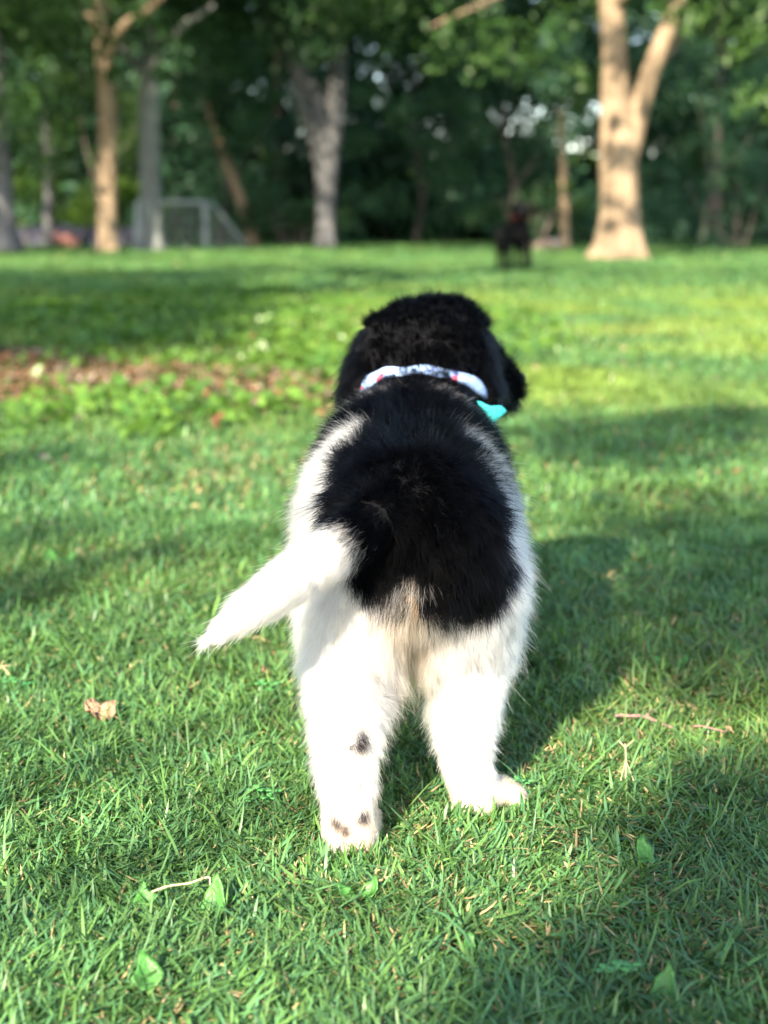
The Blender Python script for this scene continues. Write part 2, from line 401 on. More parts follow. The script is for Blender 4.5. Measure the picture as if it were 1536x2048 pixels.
limbs = [L((303, 500, 31.5, 50), (303, 440, 31.5, 42), (300, 340, 31.5, 40), (298, 240, 31.5, 42), (297, 150, 31.5, 36), (300, 40, 31.5, 30), (305, -120, 31.5, 20), (305, -260, 31.5, 8)),
         L((297, 150, 31.5, 22), (320, 100, 31.2, 18), (370, 50, 30.8, 13), (430, 10, 30.5, 7)),
         L((297, 170, 31.5, 20), (255, 110, 31.2, 16), (215, 70, 31, 8))]
M_bark_pale = bark('bark_pale', (.20, .21, .20), 8)
cs = []
for _ in range(85):
    cs.append(((rng.uniform(-7.5, 1), 31.5 + rng.uniform(-1.5, 3.5), rng.uniform(4.4, 16)), rng.uniform(.6, 1.2)))
for c in ((330, 130, 32.5, .5), (400, 60, 32, .6), (260, 60, 30.5, .4), (305, 90, 30, .4), (300, 30, 30, .5), (320, 150, 30.4, .2), (360, 190, 33, .4), (420, 140, 33, .5)):
    cs.append((at(*c[:3]), c[3]))
tree('slender_tree', 'straight grey trunk standing beside the goal, right one of the pale pair', 'tree', 'lawn trees', at(303, 500, 31.5), limbs, M_bark_pale,
     ([c[0] for c in cs], [c[1] for c in cs]), 'dark', .17, 90, .14)
# forked grey tree in the middle
Ym = 35.0
limbs = [L((652, 497, Ym, 40), (652, 430, Ym, 37), (653, 360, Ym, 42), (650, 290, Ym, 54), (638, 230, Ym, 46), (608, 160, Ym, 38), (572, 90, Ym, 33), (542, 20, Ym, 29), (515, -80, Ym, 26), (490, -200, Ym, 10)),
         L((655, 300, Ym, 50), (668, 220, Ym, 42), (676, 130, Ym, 34), (672, 40, Ym, 28), (660, -80, Ym, 16)),
         L((640, 330, Ym, 26), (622, 260, Ym - .4, 22), (600, 200, Ym - .8, 18), (588, 120, Ym - 1, 10))]
cs = []
for _ in range(95):
    cs.append(((rng.uniform(-5.5, 3.0), Ym + rng.uniform(-2, 3.5), rng.uniform(5.0, 17)), rng.uniform(.7, 1.3)))
for c in ((500, 40, 34, .6), (450, 120, 34.5, .7), (760, 40, 34, .55), (730, 10, 33.5, .5), (560, 10, 33.5, .4)):
    cs.append((at(*c[:3]), c[3]))
tree('forked_tree', 'grey tree forking into two leaning limbs, centre of the tree line', 'tree', 'lawn trees', at(652, 497, Ym), limbs, M_bark_grey,
     ([c[0] for c in cs], [c[1] for c in cs]), 'dark', .18, 80, .12)
# far left stub of a trunk at the frame edge
limbs = [L((5, 502, 29, 74), (3, 450, 29, 62), (0, 400, 29, 58), (-6, 300, 29, 54), (-12, 150, 29, 46), (-20, -50, 29, 34), (-25, -260, 29, 12))]
cs = [((rng.uniform(-12, -6.4), 29 + rng.uniform(-2.5, 2), rng.uniform(2.6, 9.0)), rng.uniform(.5, .9)) for _ in range(45)]
tree('shade_tree', 'grey brown trunk at the far left behind low leaves', 'tree', 'lawn trees', at(5, 502, 29), limbs, M_bark_grey,
     ([c[0] for c in cs], [c[1] for c in cs]), 'mid', .16, 110, .18)
# small trees and saplings along the wood's edge
def sapling(label, pts, pal, clumps, mat, leaf=.14, group='saplings at the edge of the wood'):
    limbs = [L(*pts)]; Yq = pts[0][2]
    cs = [(at(*c[:3]), c[3]) for c in clumps]
    tree('young_tree', label, 'tree', group, at(*pts[0][:3]), limbs, mat, ([c[0] for c in cs], [c[1] for c in cs]), pal, leaf, 150, .03)
sapling('thin purple grey trunk before the dark barrier, far left', [(95, 492, 36, 22), (96, 430, 36, 20), (97, 370, 36, 17), (92, 280, 36, 13), (90, 180, 36, 6)], 'mid', [(95, 330, 36, .6), (60, 280, 36, .6), (130, 260, 36, .6), (90, 200, 36, .7)], M_bark_grey)
sapling('leaning tan trunk right of the white goal', [(508, 494, 38, 30), (500, 460, 38, 26), (488, 420, 38, 22), (468, 360, 38, 19), (440, 290, 38, 15), (410, 200, 38, 7)], 'dark', [(430, 280, 38, .9), (400, 200, 38, .9), (450, 180, 38, .8), (480, 300, 38.5, .5)], M_bark_tan)
sapling('thin brown trunk beside the big tan tree', [(1130, 500, 33, 24), (1129, 460, 33, 20), (1128, 410, 33, 18), (1128, 375, 33, 16), (1124, 300, 33, 11), (1120, 220, 33, 5)], 'mid', [(1128, 375, 33, .25), (1160, 405, 33, .22), (1100, 250, 33.5, .5), (1140, 200, 33.5, .6)], M_bark_tan)
wood = [(350, 498, 44, 16, 'blue'), (560, 497, 46, 18, 'dark'), (770, 497, 46, 14, 'blue'), (895, 498, 45, 18, 'dark'), (1430, 498, 43, 18, 'blue')]
names = ['behind the goal net', 'between the leaning and the forked trunks', 'just right of the forked grey tree', 'left of the black dog', 'behind the bush right of the big tan tree']
for (px, py, Y, w, pal), nm in zip(wood, names):
    k = rng.uniform(-25, 25)
    limbs = [L((px, py, Y, w), (px + k * .2, 400, Y, w * .85), (px + k * .5, 250, Y, w * .75), (px + k, 80, Y, w * .6), (px + k * 1.2, -150, Y, w * .4), (px + k, -350, Y, w * .15))]
    b = at(px, py, Y)
    cs = [((b[0] + rng.uniform(-3.2, 3.2), Y + rng.uniform(-2, 2), rng.uniform(4.2, 17)), rng.uniform(.8, 1.5)) for _ in range(34)]
    tree('woodland_tree', 'dark slim trunk ' + nm, 'tree', 'trees along the edge of the wood', b, limbs, M_bark_dark, ([c[0] for c in cs], [c[1] for c in cs]), pal, .22, 42, .05)
for nm, px, Y, pal in (('before the wood left of the forked grey tree', 440, 39.5, 'wood'), ('before the wood between the forked grey tree and the black dog', 830, 40.5, 'wood'), ('before the wood behind the black dog', 1010, 39, 'blue'), ('before the wood right of the big tan tree', 1400, 38, 'wood'), ('before the wood behind the pale pair of trunks', 180, 41, 'mid')):
    b = at(px, 497, Y); cs = [((b[0] + rng.uniform(-1.9, 1.9), Y + rng.uniform(-1, 1), rng.uniform(.8, 5.2)), rng.uniform(.35, .75)) for _ in range(26)]
    limbs = [(np.array([(b[0], Y, 0), (b[0] + .2, Y, 1.5), (b[0] - .1, Y, 3.2), (b[0] + .1, Y, 4.8)]), [.07, .055, .04, .01]), (np.array([(b[0] + .15, Y, 1.4), (b[0] + .9, Y, 2.4), (b[0] + 1.4, Y - .2, 3.2)]), [.04, .03, .01])]
    tree('understorey_tree', 'low leafy tree ' + nm, 'tree', 'low leafy trees before the wood', b, limbs, M_bark_dark, ([c[0] for c in cs], [c[1] for c in cs]), pal, .17, 110, .04)
# bushes
def bush(label, cx, Y, halfw, h, n, pal, leaf=.11):
    b = at(cx, 500, Y); root = empty('bush', (b[0], Y, 0)); tag(root, label, 'bush', 'bushes at the edge of the lawn')
    cs = []
    for _ in range(n):
        x = rng.uniform(-1, 1); cs.append((np.array([x * halfw, rng.uniform(-.6, .9), rng.uniform(.15, 1) * h * (1 - .45 * x * x)]), rng.uniform(.28, .5)))
    P = clump_points([c[0] for c in cs], [c[1] for c in cs], 420); P = P[P[:, 2] > 0]
    v = leaf_cloud(P, leaf * rng.uniform(.6, 1.3, len(P)), leaf_cols(len(P), pal, P, 1.5)); link('foliage', np_mesh('foliage', *v[:3], v[3]), root, M_leaf)
    pp = []
    for _ in range(7):
        a = rng.uniform(-halfw, halfw) * .7
        pp.append(tube([(a * .3, 0, 0), (a * .7, .05, h * .4), (a, .1, h * .8)], [.035, .022, .008], 7))
    s = join(pp); link('stems', np_mesh('stems', s[0], s[1], s[2], smooth=True), root, M_bark_dark)
bush('wide blue green bush right of the big tan tree', 1470, 33, 2.0, 1.9, 46, 'blue')
bush('dark bush between the black dog and the thin brown trunk', 1060, 38, 1.4, 1.5, 26, 'dark')
bush('low dark bush right of the leaning trunk', 580, 37.5, 1.3, 1.4, 22, 'dark')
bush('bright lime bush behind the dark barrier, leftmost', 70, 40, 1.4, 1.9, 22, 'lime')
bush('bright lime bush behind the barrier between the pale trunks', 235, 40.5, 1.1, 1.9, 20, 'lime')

# the wood behind: one mass of leaves with a few holes to the bright field beyond
def make_wood():
    cl = []; rr = []
    N = 5600
    x = rng.uniform(-35, 35, N); y = rng.uniform(43, 56, N); z = rng.uniform(0, 1, N) ** 1.25 * 14.5
    for hx, hz, hr in ((6.0, 2.9, .55), (4.2, 3.5, .35), (7.0, 2.8, .35), (-1.0, 5.6, .9), (0.1, 4.9, .6), (-4.8, 5.0, .4), (2.1, 3.4, .3), (-2.0, 3.8, .3), (1.3, 2.6, .3)):
        # a real opening in the wood, running straight back from its front edge
        k = ((x * 49 / y - hx) ** 2 + ((z - .6) * 49 / y + .6 - hz) ** 2) > (hr + .15) ** 2
        x, y, z = x[k], y[k], z[k]
    P = np.column_stack([x, y, z]); r = rng.uniform(.6, 1.25, len(P))
    Q = clump_points(P, r, 26); Q = Q[Q[:, 2] > 0]
    t = vnoise(Q, .35, 8)
    col = np.where((t > .62)[:, None], leaf_cols(len(Q), 'wood', Q, .5), leaf_cols(len(Q), 'blue', Q, .5))
    v = leaf_cloud(Q, .30 * rng.uniform(.6, 1.3, len(Q)), col)
    tag(link('woodland', np_mesh('woodland', *v[:3], v[3]), mat=M_leaf), 'dense dark green wood closing off the lawn', 'woodland', kind='stuff')
    N = 700
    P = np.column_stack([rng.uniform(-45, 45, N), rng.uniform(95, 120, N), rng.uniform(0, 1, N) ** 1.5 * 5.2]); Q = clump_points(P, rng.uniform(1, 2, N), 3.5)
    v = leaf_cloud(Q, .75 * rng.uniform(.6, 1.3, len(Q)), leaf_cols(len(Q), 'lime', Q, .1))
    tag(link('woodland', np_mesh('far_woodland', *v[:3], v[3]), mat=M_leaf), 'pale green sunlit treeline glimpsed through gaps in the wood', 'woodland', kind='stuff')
make_wood()

# unseen trees behind and beside the photographer, crowns shaped to throw the dappled shade
def shade_from(name, label, trunk_xy, height, targets, leaf, dens, pal='mid', extra=()):
    cs = []
    for tx, ty, H, r in targets:
        cs.append((np.array([tx, ty, 0]) + np.array(TO_SUN) * (H / TO_SUN.z), r))
    for c in extra: cs.append((np.array(c[:3]), c[3]))
    tx, ty = trunk_xy; top = max(c[0][2] for c in cs)
    limbs = [(np.array([(tx, ty, 0), (tx + .05, ty, height * .3), (tx - .05, ty + .1, height * .65), (tx, ty, top * .95)]), [.26, .2, .15, .05])]
    for c, r in cs[::3]:
        zb = min(max(c[2] * .6, 1.8), top * .8); mid = np.array([tx + (c[0] - tx) * .5, ty + (c[1] - ty) * .5, zb + (c[2] - zb) * .65])
        limbs.append((np.array([(tx, ty, zb), mid, c]), [.05, .02, .008]))
    tree(name, label, 'tree', None, (tx, ty), limbs, M_bark_grey, ([c[0] for c in cs], [c[1] for c in cs]), pal, leaf, dens, .15)
T = []
# near shade: lower right corner and the band right of the puppy
for px, py, H, r in ((1560, 1800, 3.0, .20), (1480, 1960, 3.0, .20), (1390, 2075, 3.0, .17), (1600, 1660, 3.0, .18), (1470, 1880, 3.0, .14), (1700, 1800, 3.5, .25), (1500, 2200, 3.6, .25), (1400, 2250, 3.3, .16)):
    q = gnd(px, py); T.append((q[0], q[1], H, r))
for px, py, H, r in ((1430, 1200, 4.6, .22), (1540, 1120, 4.5, .28), (1350, 1040, 4.8, .24), (1620, 1250, 4.4, .3), (1480, 1290, 4.2, .15)):
    q = gnd(px, py); T.append((q[0], q[1], H, r))
for px, py, H, r in ((330, 1120, 4.6, .12), (100, 1080, 4.7, .13), (-60, 1200, 4.5, .2)):
    q = gnd(px, py); T.append((q[0], q[1], H, r))
for px, py, H, r in ((1150, 870, 5.2, .22), (1300, 900, 5.3, .3), (1450, 850, 5.3, .3), (60, 930, 5.2, .2)):
    q = gnd(px, py); T.append((q[0], q[1], H, r))
shade_from('broadleaf_tree', 'leafy tree behind the photographer shading the lower right grass', (-6.8, -8.5), 4.5, T, .06, 4500)
T = []
for _ in range(150):   # deep shade across the left, 7 to 19 m out
    Y = rng.uniform(7.3, 19); x = rng.uniform(-8, -.9 - .05 * (Y - 7)) ; T.append((x, Y, rng.uniform(4.5, 7.5), rng.uniform(.45, .8)))
for _ in range(60):
    T.append((rng.uniform(-4.0, -1.0), rng.uniform(6.4, 9.5), rng.uniform(4.5, 6.5), rng.uniform(.35, .6)))
shade_from('broadleaf_tree', 'broad leafy tree left of the photographer shading the left lawn', (-8.5, -1.5), 6, T, .11, 320)
T = []
for _ in range(36):   # band across the middle distance on the right
    Y = rng.uniform(14.8, 20.5); x = rng.uniform(-1.5, 8); T.append((x, Y, rng.uniform(6.5, 8.5), rng.uniform(.45, .7)))
for _ in range(46):   # broken shade on the far lawn and the trunks behind it
    Y = rng.uniform(24, 40); x = rng.uniform(-12, 10); T.append((x, Y, rng.uniform(9, 12.5), rng.uniform(.5, .9)))
TT = []
DAP = []    # unseen sprays added sunward of the big tan tree to bar its trunk with shade
for px, py, r in ((1262, 420, .26), (1215, 440, .12), (1240, 312, .30), (1232, 292, .25), (1225, 232, .12), (1240, 100, .30), (1228, 60, .3), (1290, 200, .2), (1215, 390, .1)):
    q = at(px, py, 24.1) + np.array(TO_SUN) * 8.5; DAP.append((q[0], q[1], q[2], r))
for side in (-1, 1):  # clumps for two side trees, added out of view to darken the wood
    T2 = []
    for _ in range(125):
        Y = rng.uniform(33, 62); x = side * rng.uniform(-1, 15) + 1; T2.append((x, Y, rng.uniform(9.5, 14), rng.uniform(.6, 1.15)))
    TT.append(T2)
shade_from('broadleaf_tree', 'tall leafy tree added outside the left of the view to shade the wood', (-11, 17), 9, TT[0], .2, 75)
shade_from('broadleaf_tree', 'tall leafy tree added outside the right of the view to shade the wood', (9, 19), 9, TT[1], .17, 130, 'mid', DAP)
shade_from('broadleaf_tree', 'tall leafy tree beside the photographer shading the middle of the lawn', (-4.0, 4.5), 9, T, .13, 120)

# ------------------------------------------------------------------ ivy ground cover and leaf litter, left
def heart_leaves(P, z, size, col, tilt=.5):
    n = len(P); out = np.array([(0, -.1), (.42, -.38), (.52, .05), (.0, .75), (-.52, .05), (-.42, -.38)])
    az = rng.uniform(0, 6.3, n); t1 = rng.normal(0, tilt, n); t2 = rng.normal(.25, tilt, n)
    u = np.column_stack([np.cos(az) * np.cos(t1), np.sin(az) * np.cos(t1), np.sin(t1)]); v = np.column_stack([-np.sin(az) * np.cos(t2), np.cos(az) * np.cos(t2), np.sin(t2)])
    c = np.column_stack([P, z])
    co = c[:, None] + (u[:, None] * out[None, :, :1] + v[:, None] * out[None, :, 1:]) * size[:, None, None]
    co[:, 3, 2] -= size * .15; co = co.reshape(-1, 3)
    co[:, 2] = np.maximum(co[:, 2], .003)
    lo = (np.arange(n)[:, None] * 6 + np.array([0, 1, 2, 3, 0, 3, 4, 5])).ravel()
    return co, lo, np.full(2 * n, 4), np.repeat(col, 6, 0)
def make_cover():
    reg = np.array([gnd(-500, 915), gnd(0, 925), gnd(250, 905), gnd(480, 870), gnd(660, 830), gnd(900, 780), gnd(1150, 700), gnd(1100, 640), gnd(800, 600), gnd(520, 575), gnd(200, 590), gnd(-300, 600)])
    n = 46000; lo = reg.min(0); hi = reg.max(0)
    P = rng.uniform(lo, hi, (n, 2)); P = P[in_poly(P, reg)]
    f = vnoise(P, 2.2, 41) * .6 + vnoise(P, 6, 42) * .4
    thin = np.where(P[:, 0] > -.2, .35, 1.0)
    k = rng.random(len(P)) < np.clip((f - .32) * 4.5, 0.04, 1) * thin; k &= ~in_poly(P, BED) | (rng.random(len(P)) < .13)
    P = P[k]; f = f[k]; n = len(P)
    z = rng.random(n) ** .7 * (.02 + .13 * np.clip(f - .3, 0, .6)) + .01
    size = rng.uniform(.026, .056, n)
    a = np.array([.045, .13, .025]); b = np.array([.14, .25, .035]); t = rng.random(n) * .6 + vnoise(P, 1.5, 43) * .4
    col = a + (b - a) * t[:, None]
    red = rng.random(n) < .012; col[red] = np.array([.22, .09, .045]) * rng.uniform(.6, 1.1, (red.sum(), 1))
    v = heart_leaves(P, z, size, col)
    tag(link('ground_cover', np_mesh('ground_cover', *v[:3], v[3]), mat=M_cover), 'bright green ivy like ground cover left of the puppy', 'ground cover', kind='stuff')
    # leaf litter on the bare patch and scattered dead leaves
    n = 14000; P = rng.uniform(BED.min(0) - .3, BED.max(0) + .3, (n, 2)); inb = in_poly(P, BED); k = inb | (rng.random(n) < .12); P = P[k]
    far = np.column_stack([rng.uniform(-3, 4, 380), rng.uniform(2.6, 11, 380)]); P = np.vstack([P, far]); n = len(P)
    pal = np.array([(.16, .10, .06), (.12, .08, .055), (.22, .15, .10), (.22, .11, .055), (.09, .065, .045), (.24, .20, .15)])
    col = pal[rng.integers(0, 6, n)] * rng.uniform(.7, 1.25, (n, 1))
    v = heart_leaves(P, rng.uniform(.016, .035, n), rng.uniform(.014, .036, n), col, .35)
    tag(link('leaf_litter', np_mesh('leaf_litter', *v[:3], v[3]), mat=M_dry), 'dead brown and orange leaves scattered on mulch and lawn', 'leaf litter', kind='stuff')
make_cover()

# ------------------------------------------------------------------ small things in the near grass
def leaf_mesh(outline, size, cup=.2, crumple=0.0, rings=3, seed=0):
    """a leaf with thickness from an outline: rings shrinking to the midrib, cupped and crumpled"""
    o = np.array(outline, float); n = len(o); c = o.mean(0); co = []
    r = np.random.default_rng(seed)
    for k in range(rings):
        f = 1 - k / rings; p = c + (o - c) * f
        z = cup * (p[:, 0] ** 2 + .5 * p[:, 1] ** 2) + crumple * r.normal(0, 1, n) * (.4 + f * .6) + .05 * np.abs(p[:, 0])
        co.append(np.column_stack([p, z]))
    co = np.vstack(co + [np.array([[*c, 0]])]) * size; lo = []; si = []
    for k in range(rings - 1):
        for i in range(n): a = k * n + i; b = k * n + (i + 1) % n; lo += [a, b, b + n, a + n]; si.append(4)
    for i in range(n): lo += [(rings - 1) * n + i, (rings - 1) * n + (i + 1) % n, rings * n]; si.append(3)
    m = len(co); nf = len(si); th = np.array([0, 0, .0006])
    co2 = np.vstack([co, co - th]); lo2 = []; k = 0
    for s in si: lo2 += [x + m for x in lo[k:k + s]][::-1]; k += s
    rim = []
    for i in range(n): rim += [i, i + m, (i + 1) % n + m, (i + 1) % n]
    return co2, np.array(lo + lo2 + rim), np.array(si + si + [4] * n)
HEART = [(0, -.35), (.2, -.5), (.42, -.42), (.5, -.12), (.4, .2), (.2, .5), (0, .72), (-.2, .5), (-.4, .2), (-.5, -.12), (-.42, -.42), (-.2, -.5)]
CLOV = [(0, 0), (.25, .25), (.42, .62), (.36, .92), (.16, .98), (0, .84), (-.16, .98), (-.36, .92), (-.42, .62), (-.25, .25)]
M_broad = plain('broad_leaf', (.045, .15, .028), .45, .35, .3, 90, .35)
M_clover = plain('clover_leaf', (.06, .22, .06), .45, .4, .2, 150, .2)
M_brown = plain('dead_leaf', (.34, .22, .14), .8, .15, .8, 160, .45)
M_straw = plain('straw', (.62, .48, .26), .6, .3, .3, 200, .25)
M_twig = plain('twig', (.24, .15, .13), .9, .1, .9, 120, .5)
def rotz_m(a): return np.array([[math.cos(a), -math.sin(a), 0], [math.sin(a), math.cos(a), 0], [0, 0, 1]])
def rotx_m(a): return np.array([[1, 0, 0], [0, math.cos(a), -math.sin(a)], [0, math.sin(a), math.cos(a)]])
def weed(label, px, py, leaves):
    q = gnd(px, py); root = empty('broadleaf_weed', (q[0], q[1], 0)); tag(root, label, 'weed', 'broad leaved weeds in the lawn')
    for i, (dx, dy, z, s, az, tl) in enumerate(leaves):
        rr_ = np.random.default_rng(int(px) + i); H2 = [(a * rr_.uniform(.55, 1.0) + .10 * b * rr_.uniform(-1, 1), b * rr_.uniform(.85, 1.1)) for a, b in HEART]
        z *= .72; tl += rr_.uniform(0, .35)
        co, lo, si = leaf_mesh(H2, s * .9, .9, .012, 4, i + int(px)); co = co @ (rotz_m(az) @ rotx_m(tl)).T + np.array([dx, dy, z])
        o = link('leaf', np_mesh('leaf', co, lo, si, smooth=True), root, M_broad)
        t = tube([(0, 0, 0), (dx * .5, dy * .5, z * .7), (dx, dy, z)], [.0008, .0007, .0006], 6); link('stalk', np_mesh('stalk', t[0], t[1], t[2], smooth=True), root, M_broad)
weed('broad leaf weed with two upright leaves left of the bent straw', 300, 1835, [(-.004, 0, .022, .026, .2, .7), (.009, .006, .016, .016, 1.2, .5)])
weed('broad weed leaf right behind the tip of the bent straw', 428, 1845, [(0, .004, .026, .034, -.3, .8), (.012, .008, .018, .016, -1.4, .4)])
weed('large yellow green weed leaf lowest in the near grass', 295, 1990, [(0, 0, .024, .034, .4, .6), (.008, .012, .014, .018, 2.0, .3)])
weed('pair of pale weed leaves in the grass below the left paw', 715, 1820, [(-.010, 0, .020, .022, .8, .5), (.012, .004, .022, .022, -.7, .5), (.024, -.004, .014, .015, -1.5, .3)])
weed('round bright weed leaf in the sunlit grass at the right', 1288, 1745, [(0, 0, .026, .028, .1, .35), (.010, -.012, .012, .018, 2.8, .3)])
weed('shaded weed leaf at the bottom right of the lawn', 1330, 2015, [(0, 0, .022, .030, -.5, .5)])
weed('small round weed leaf alone at the bottom middle', 940, 1925, [(0, 0, .022, .017, 0, .6)])
weed('bright round weed leaves in the grass left of the tail', 115, 1140, [(-.012, 0, .03, .036, .3, .4), (.024, -.008, .026, .032, -.5, .3)])
weed('shaded blue green weed leaves right of the puppy', 1320, 1350, [(0, 0, .02, .026, .5, .4), (.03, .004, .02, .022, -.8, .4), (-.028, .008, .018, .020, 1.8, .4)])
weed('shaded weed leaves right of the blue green ones near the frame edge', 1480, 1330, [(0, 0, .02, .022, .5, .4), (.022, .01, .02, .018, -.8, .4)])
def clover(label, px, py, heads):
    q = gnd(px, py); root = empty('clover', (q[0], q[1], 0)); tag(root, label, 'clover', 'clovers in the lawn')
    for i, (dx, dy, z, s) in enumerate(heads):
        cc = []
        for k in range(3):
            co, lo, si = leaf_mesh(CLOV, s, -.25, .01, 2, i * 3 + k); a = k * 2.094 + i
            cc.append((co @ (rotz_m(a) @ rotx_m(.25)).T + np.array([dx, dy, z]), lo, si, np.zeros((len(co), 3))))
        j = join(cc); link('leaf', np_mesh('leaf', j[0], j[1], j[2], smooth=True), root, M_clover)
        t = tube([(dx * .2, dy * .2, 0), (dx * .6, dy * .6, z * .7), (dx, dy, z)], [.0006, .0006, .0005], 6); link('stalk', np_mesh('stalk', t[0], t[1], t[2], smooth=True), root, M_clover)
clover('clover cluster in the sunlit grass left of the left hind paw', 525, 1625, [(-.006, 0, .026, .010), (.012, -.002, .024, .010), (.008, -.012, .022, .009), (-.012, -.008, .018, .008), (.0, .012, .02, .008)])
clover('small clover right below the curled dead leaf', 530, 1405, [(-.004, 0, .026, .010), (.010, .004, .024, .009), (.006, -.008, .02, .008)])
clover('clover leaves at the left edge beside the straw bit', 40, 1400, [(-.01, 0, .026, .012), (.010, .0, .022, .011)])
clover('tiny clover beside the right hind paw', 1035, 1605, [(0, 0, .026, .009), (.010, .004, .022, .008)])
clover('clover near the bottom right corner', 1235, 1990, [(0, 0, .024, .010), (.012, .006, .022, .009), (-.011, .004, .020, .008)])
def dead_leaf(label, px, py, size, az, tl, seed, cr=.12):
    q = gnd(px, py); co, lo, si = leaf_mesh([(.0, -.5), (.18, -.46), (.36, -.44), (.42, -.2), (.5, .02), (.44, .2), (.32, .38), (.14, .42), (-.05, .52), (-.22, .42), (-.42, .34), (-.46, .12), (-.52, -.06), (-.42, -.25), (-.30, -.42), (-.12, -.44)], size, .9, cr, 4, seed)
    co = co @ (rotz_m(az) @ rotx_m(tl)).T; root = empty('dead_leaf', (q[0], q[1], .024)); tag(root, label, 'dead leaf', 'dead leaves in the near grass')
    link('blade', np_mesh('blade', co, lo, si, smooth=False), root, M_brown)
    t = tube([(0, 0, 0), (size * .5, -size * .25, -.002), (size * .85, -size * .6, -.006)], [.0008, .0006, .0005], 6); link('stalk', np_mesh('stalk', t[0], t[1], t[2], smooth=True), root, M_brown)
dead_leaf('crumpled tan dead leaf lying in the grass left of the puppy', 202, 1462, .038, .5, .3, 5, .10)
dead_leaf('small curled brown leaf beside the puppy just under its tail', 530, 1378, .015, 1.2, .9, 8, .2)
dead_leaf('tiny orange brown leaf piece at the end of the right twig', 1455, 1497, .008, .2, .5, 3)
def stick(name, label, cat, pts, r, mat, group=None, forks=()):
    p = np.array([[*gnd(a, b), z] for a, b, z in pts]); root = empty(name, tuple(p[0])); tag(root, label, cat, group)
    t = tube(p - p[0], np.linspace(r, r * .6, len(p)), 8, 0, .12); link('stem', np_mesh('stem', t[0], t[1], t[2], smooth=True), root, mat)
    for f in forks:
        q = np.array([[*gnd(a, b), z] for a, b, z in f]) - p[0]; t = tube(q, [r * .6] * len(q), 6); link('offshoot', np_mesh('offshoot', t[0], t[1], t[2], smooth=True), root, mat)
stick('twig', 'rough pinkish brown twig in the grass right of the puppy', 'twig', [(1228, 1466, .022), (1260, 1473, .026), (1290, 1472, .024), (1320, 1479, .020), (1345, 1482, .016)], .0026, M_twig, 'twigs', [[(1290, 1472, .024), (1305, 1466, .03)]])
stick('twig', 'thin broken twig right of the pinkish one', 'twig', [(1385, 1484, .020), (1410, 1490, .022), (1452, 1497, .020)], .0017, M_twig, 'twigs', [[(1410, 1490, .022), (1418, 1484, .028)]])
stick('straw', 'bent pale straw stem lying between two weed leaves', 'straw', [(305, 1848, .030), (340, 1840, .032), (380, 1834, .032), (418, 1826, .034), (422, 1832, .03), (430, 1840, .024)], .0010, M_straw, 'straws')
stick('straw', 'short frayed yellow straw bit at the left edge', 'straw', [(-6, 1388, .030), (8, 1380, .032), (26, 1374, .030)], .0011, M_straw, 'straws', [[(8, 1380, .032), (20, 1388, .026)], [(-2, 1386, .03), (10, 1370, .034)]])
stick('straw', 'forked dry seed stalk in the grass right of the right paw', 'straw', [(1252, 1620, .018), (1250, 1590, .024), (1250, 1560, .030), (1248, 1545, .034)], .0009, M_straw, 'straws', [[(1250, 1570, .028), (1240, 1600, .022)], [(1250, 1570, .028), (1266, 1600, .022)], [(1249, 1550, .032), (1235, 1543, .036)], [(1249, 1550, .032), (1266, 1541, .036)]])

# ------------------------------------------------------------------ goal, barrier, rocks
def make_goal():
    Y = 35.5; A = at(278, 497, Y); B = at(412, 497, Y); w = B[0] - A[0]; h = at(412, 405, Y)[2]
    root = empty('goal', (A[0], Y, 0)); tag(root, 'small white metal soccer goal behind the grey trunk', 'goal')
    mw = plain('goal_paint', (.30, .34, .36), .5, .4, .1, 20, .08)
    def rod(name, p, r=.045):
        t = tube(p, [r] * len(p), 12, 0, 0); return link(name, np_mesh(name, t[0], t[1], t[2], smooth=True), root, mw)
    rod('post', [(0, 0, 0), (0, 0, h * .5), (0, 0, h)]); rod('post', [(w, 0, 0), (w, 0, h * .5), (w, 0, h)])
    rod('crossbar', [(0, 0, h), (w * .5, 0, h + .01), (w, 0, h)])
    sx = .86; d = 1.0
    for x, s in ((0, -.25), (w, sx)):
        rod('side_bar', [(x, 0, h), (x + s * .22, d * .22, h * .93), (x + s * .55, d * .55, h * .55), (x + s, d, .03)], .04)
    rod('ground_bar', [(-.25, d, .03), (w * .5, d, .03), (w + sx, d, .03)], .035)
    pp = []
    for i in range(15):
        f = i / 14; x0 = w * f; x1 = -.25 + (w + sx + .25) * f
        pp.append(tube([(x0, 0, h), (x0 + (x1 - x0) * .5, d * .5, h * .55), (x1, d, .03)], [.004] * 3, 4, 0, 0))
    for i in range(1, 8):
        f = i / 8; z = h * (1 - f) + .03 * f
        pp.append(tube([(-.25 * f, d * f, z), (w * .5, d * f, z), (w + sx * f, d * f, z)], [.004] * 3, 4, 0, 0))
    j = join(pp); link('net', np_mesh('net', j[0], j[1], j[2]), root, plain('net_cord', (.55, .58, .6), .7, .2))
make_goal()
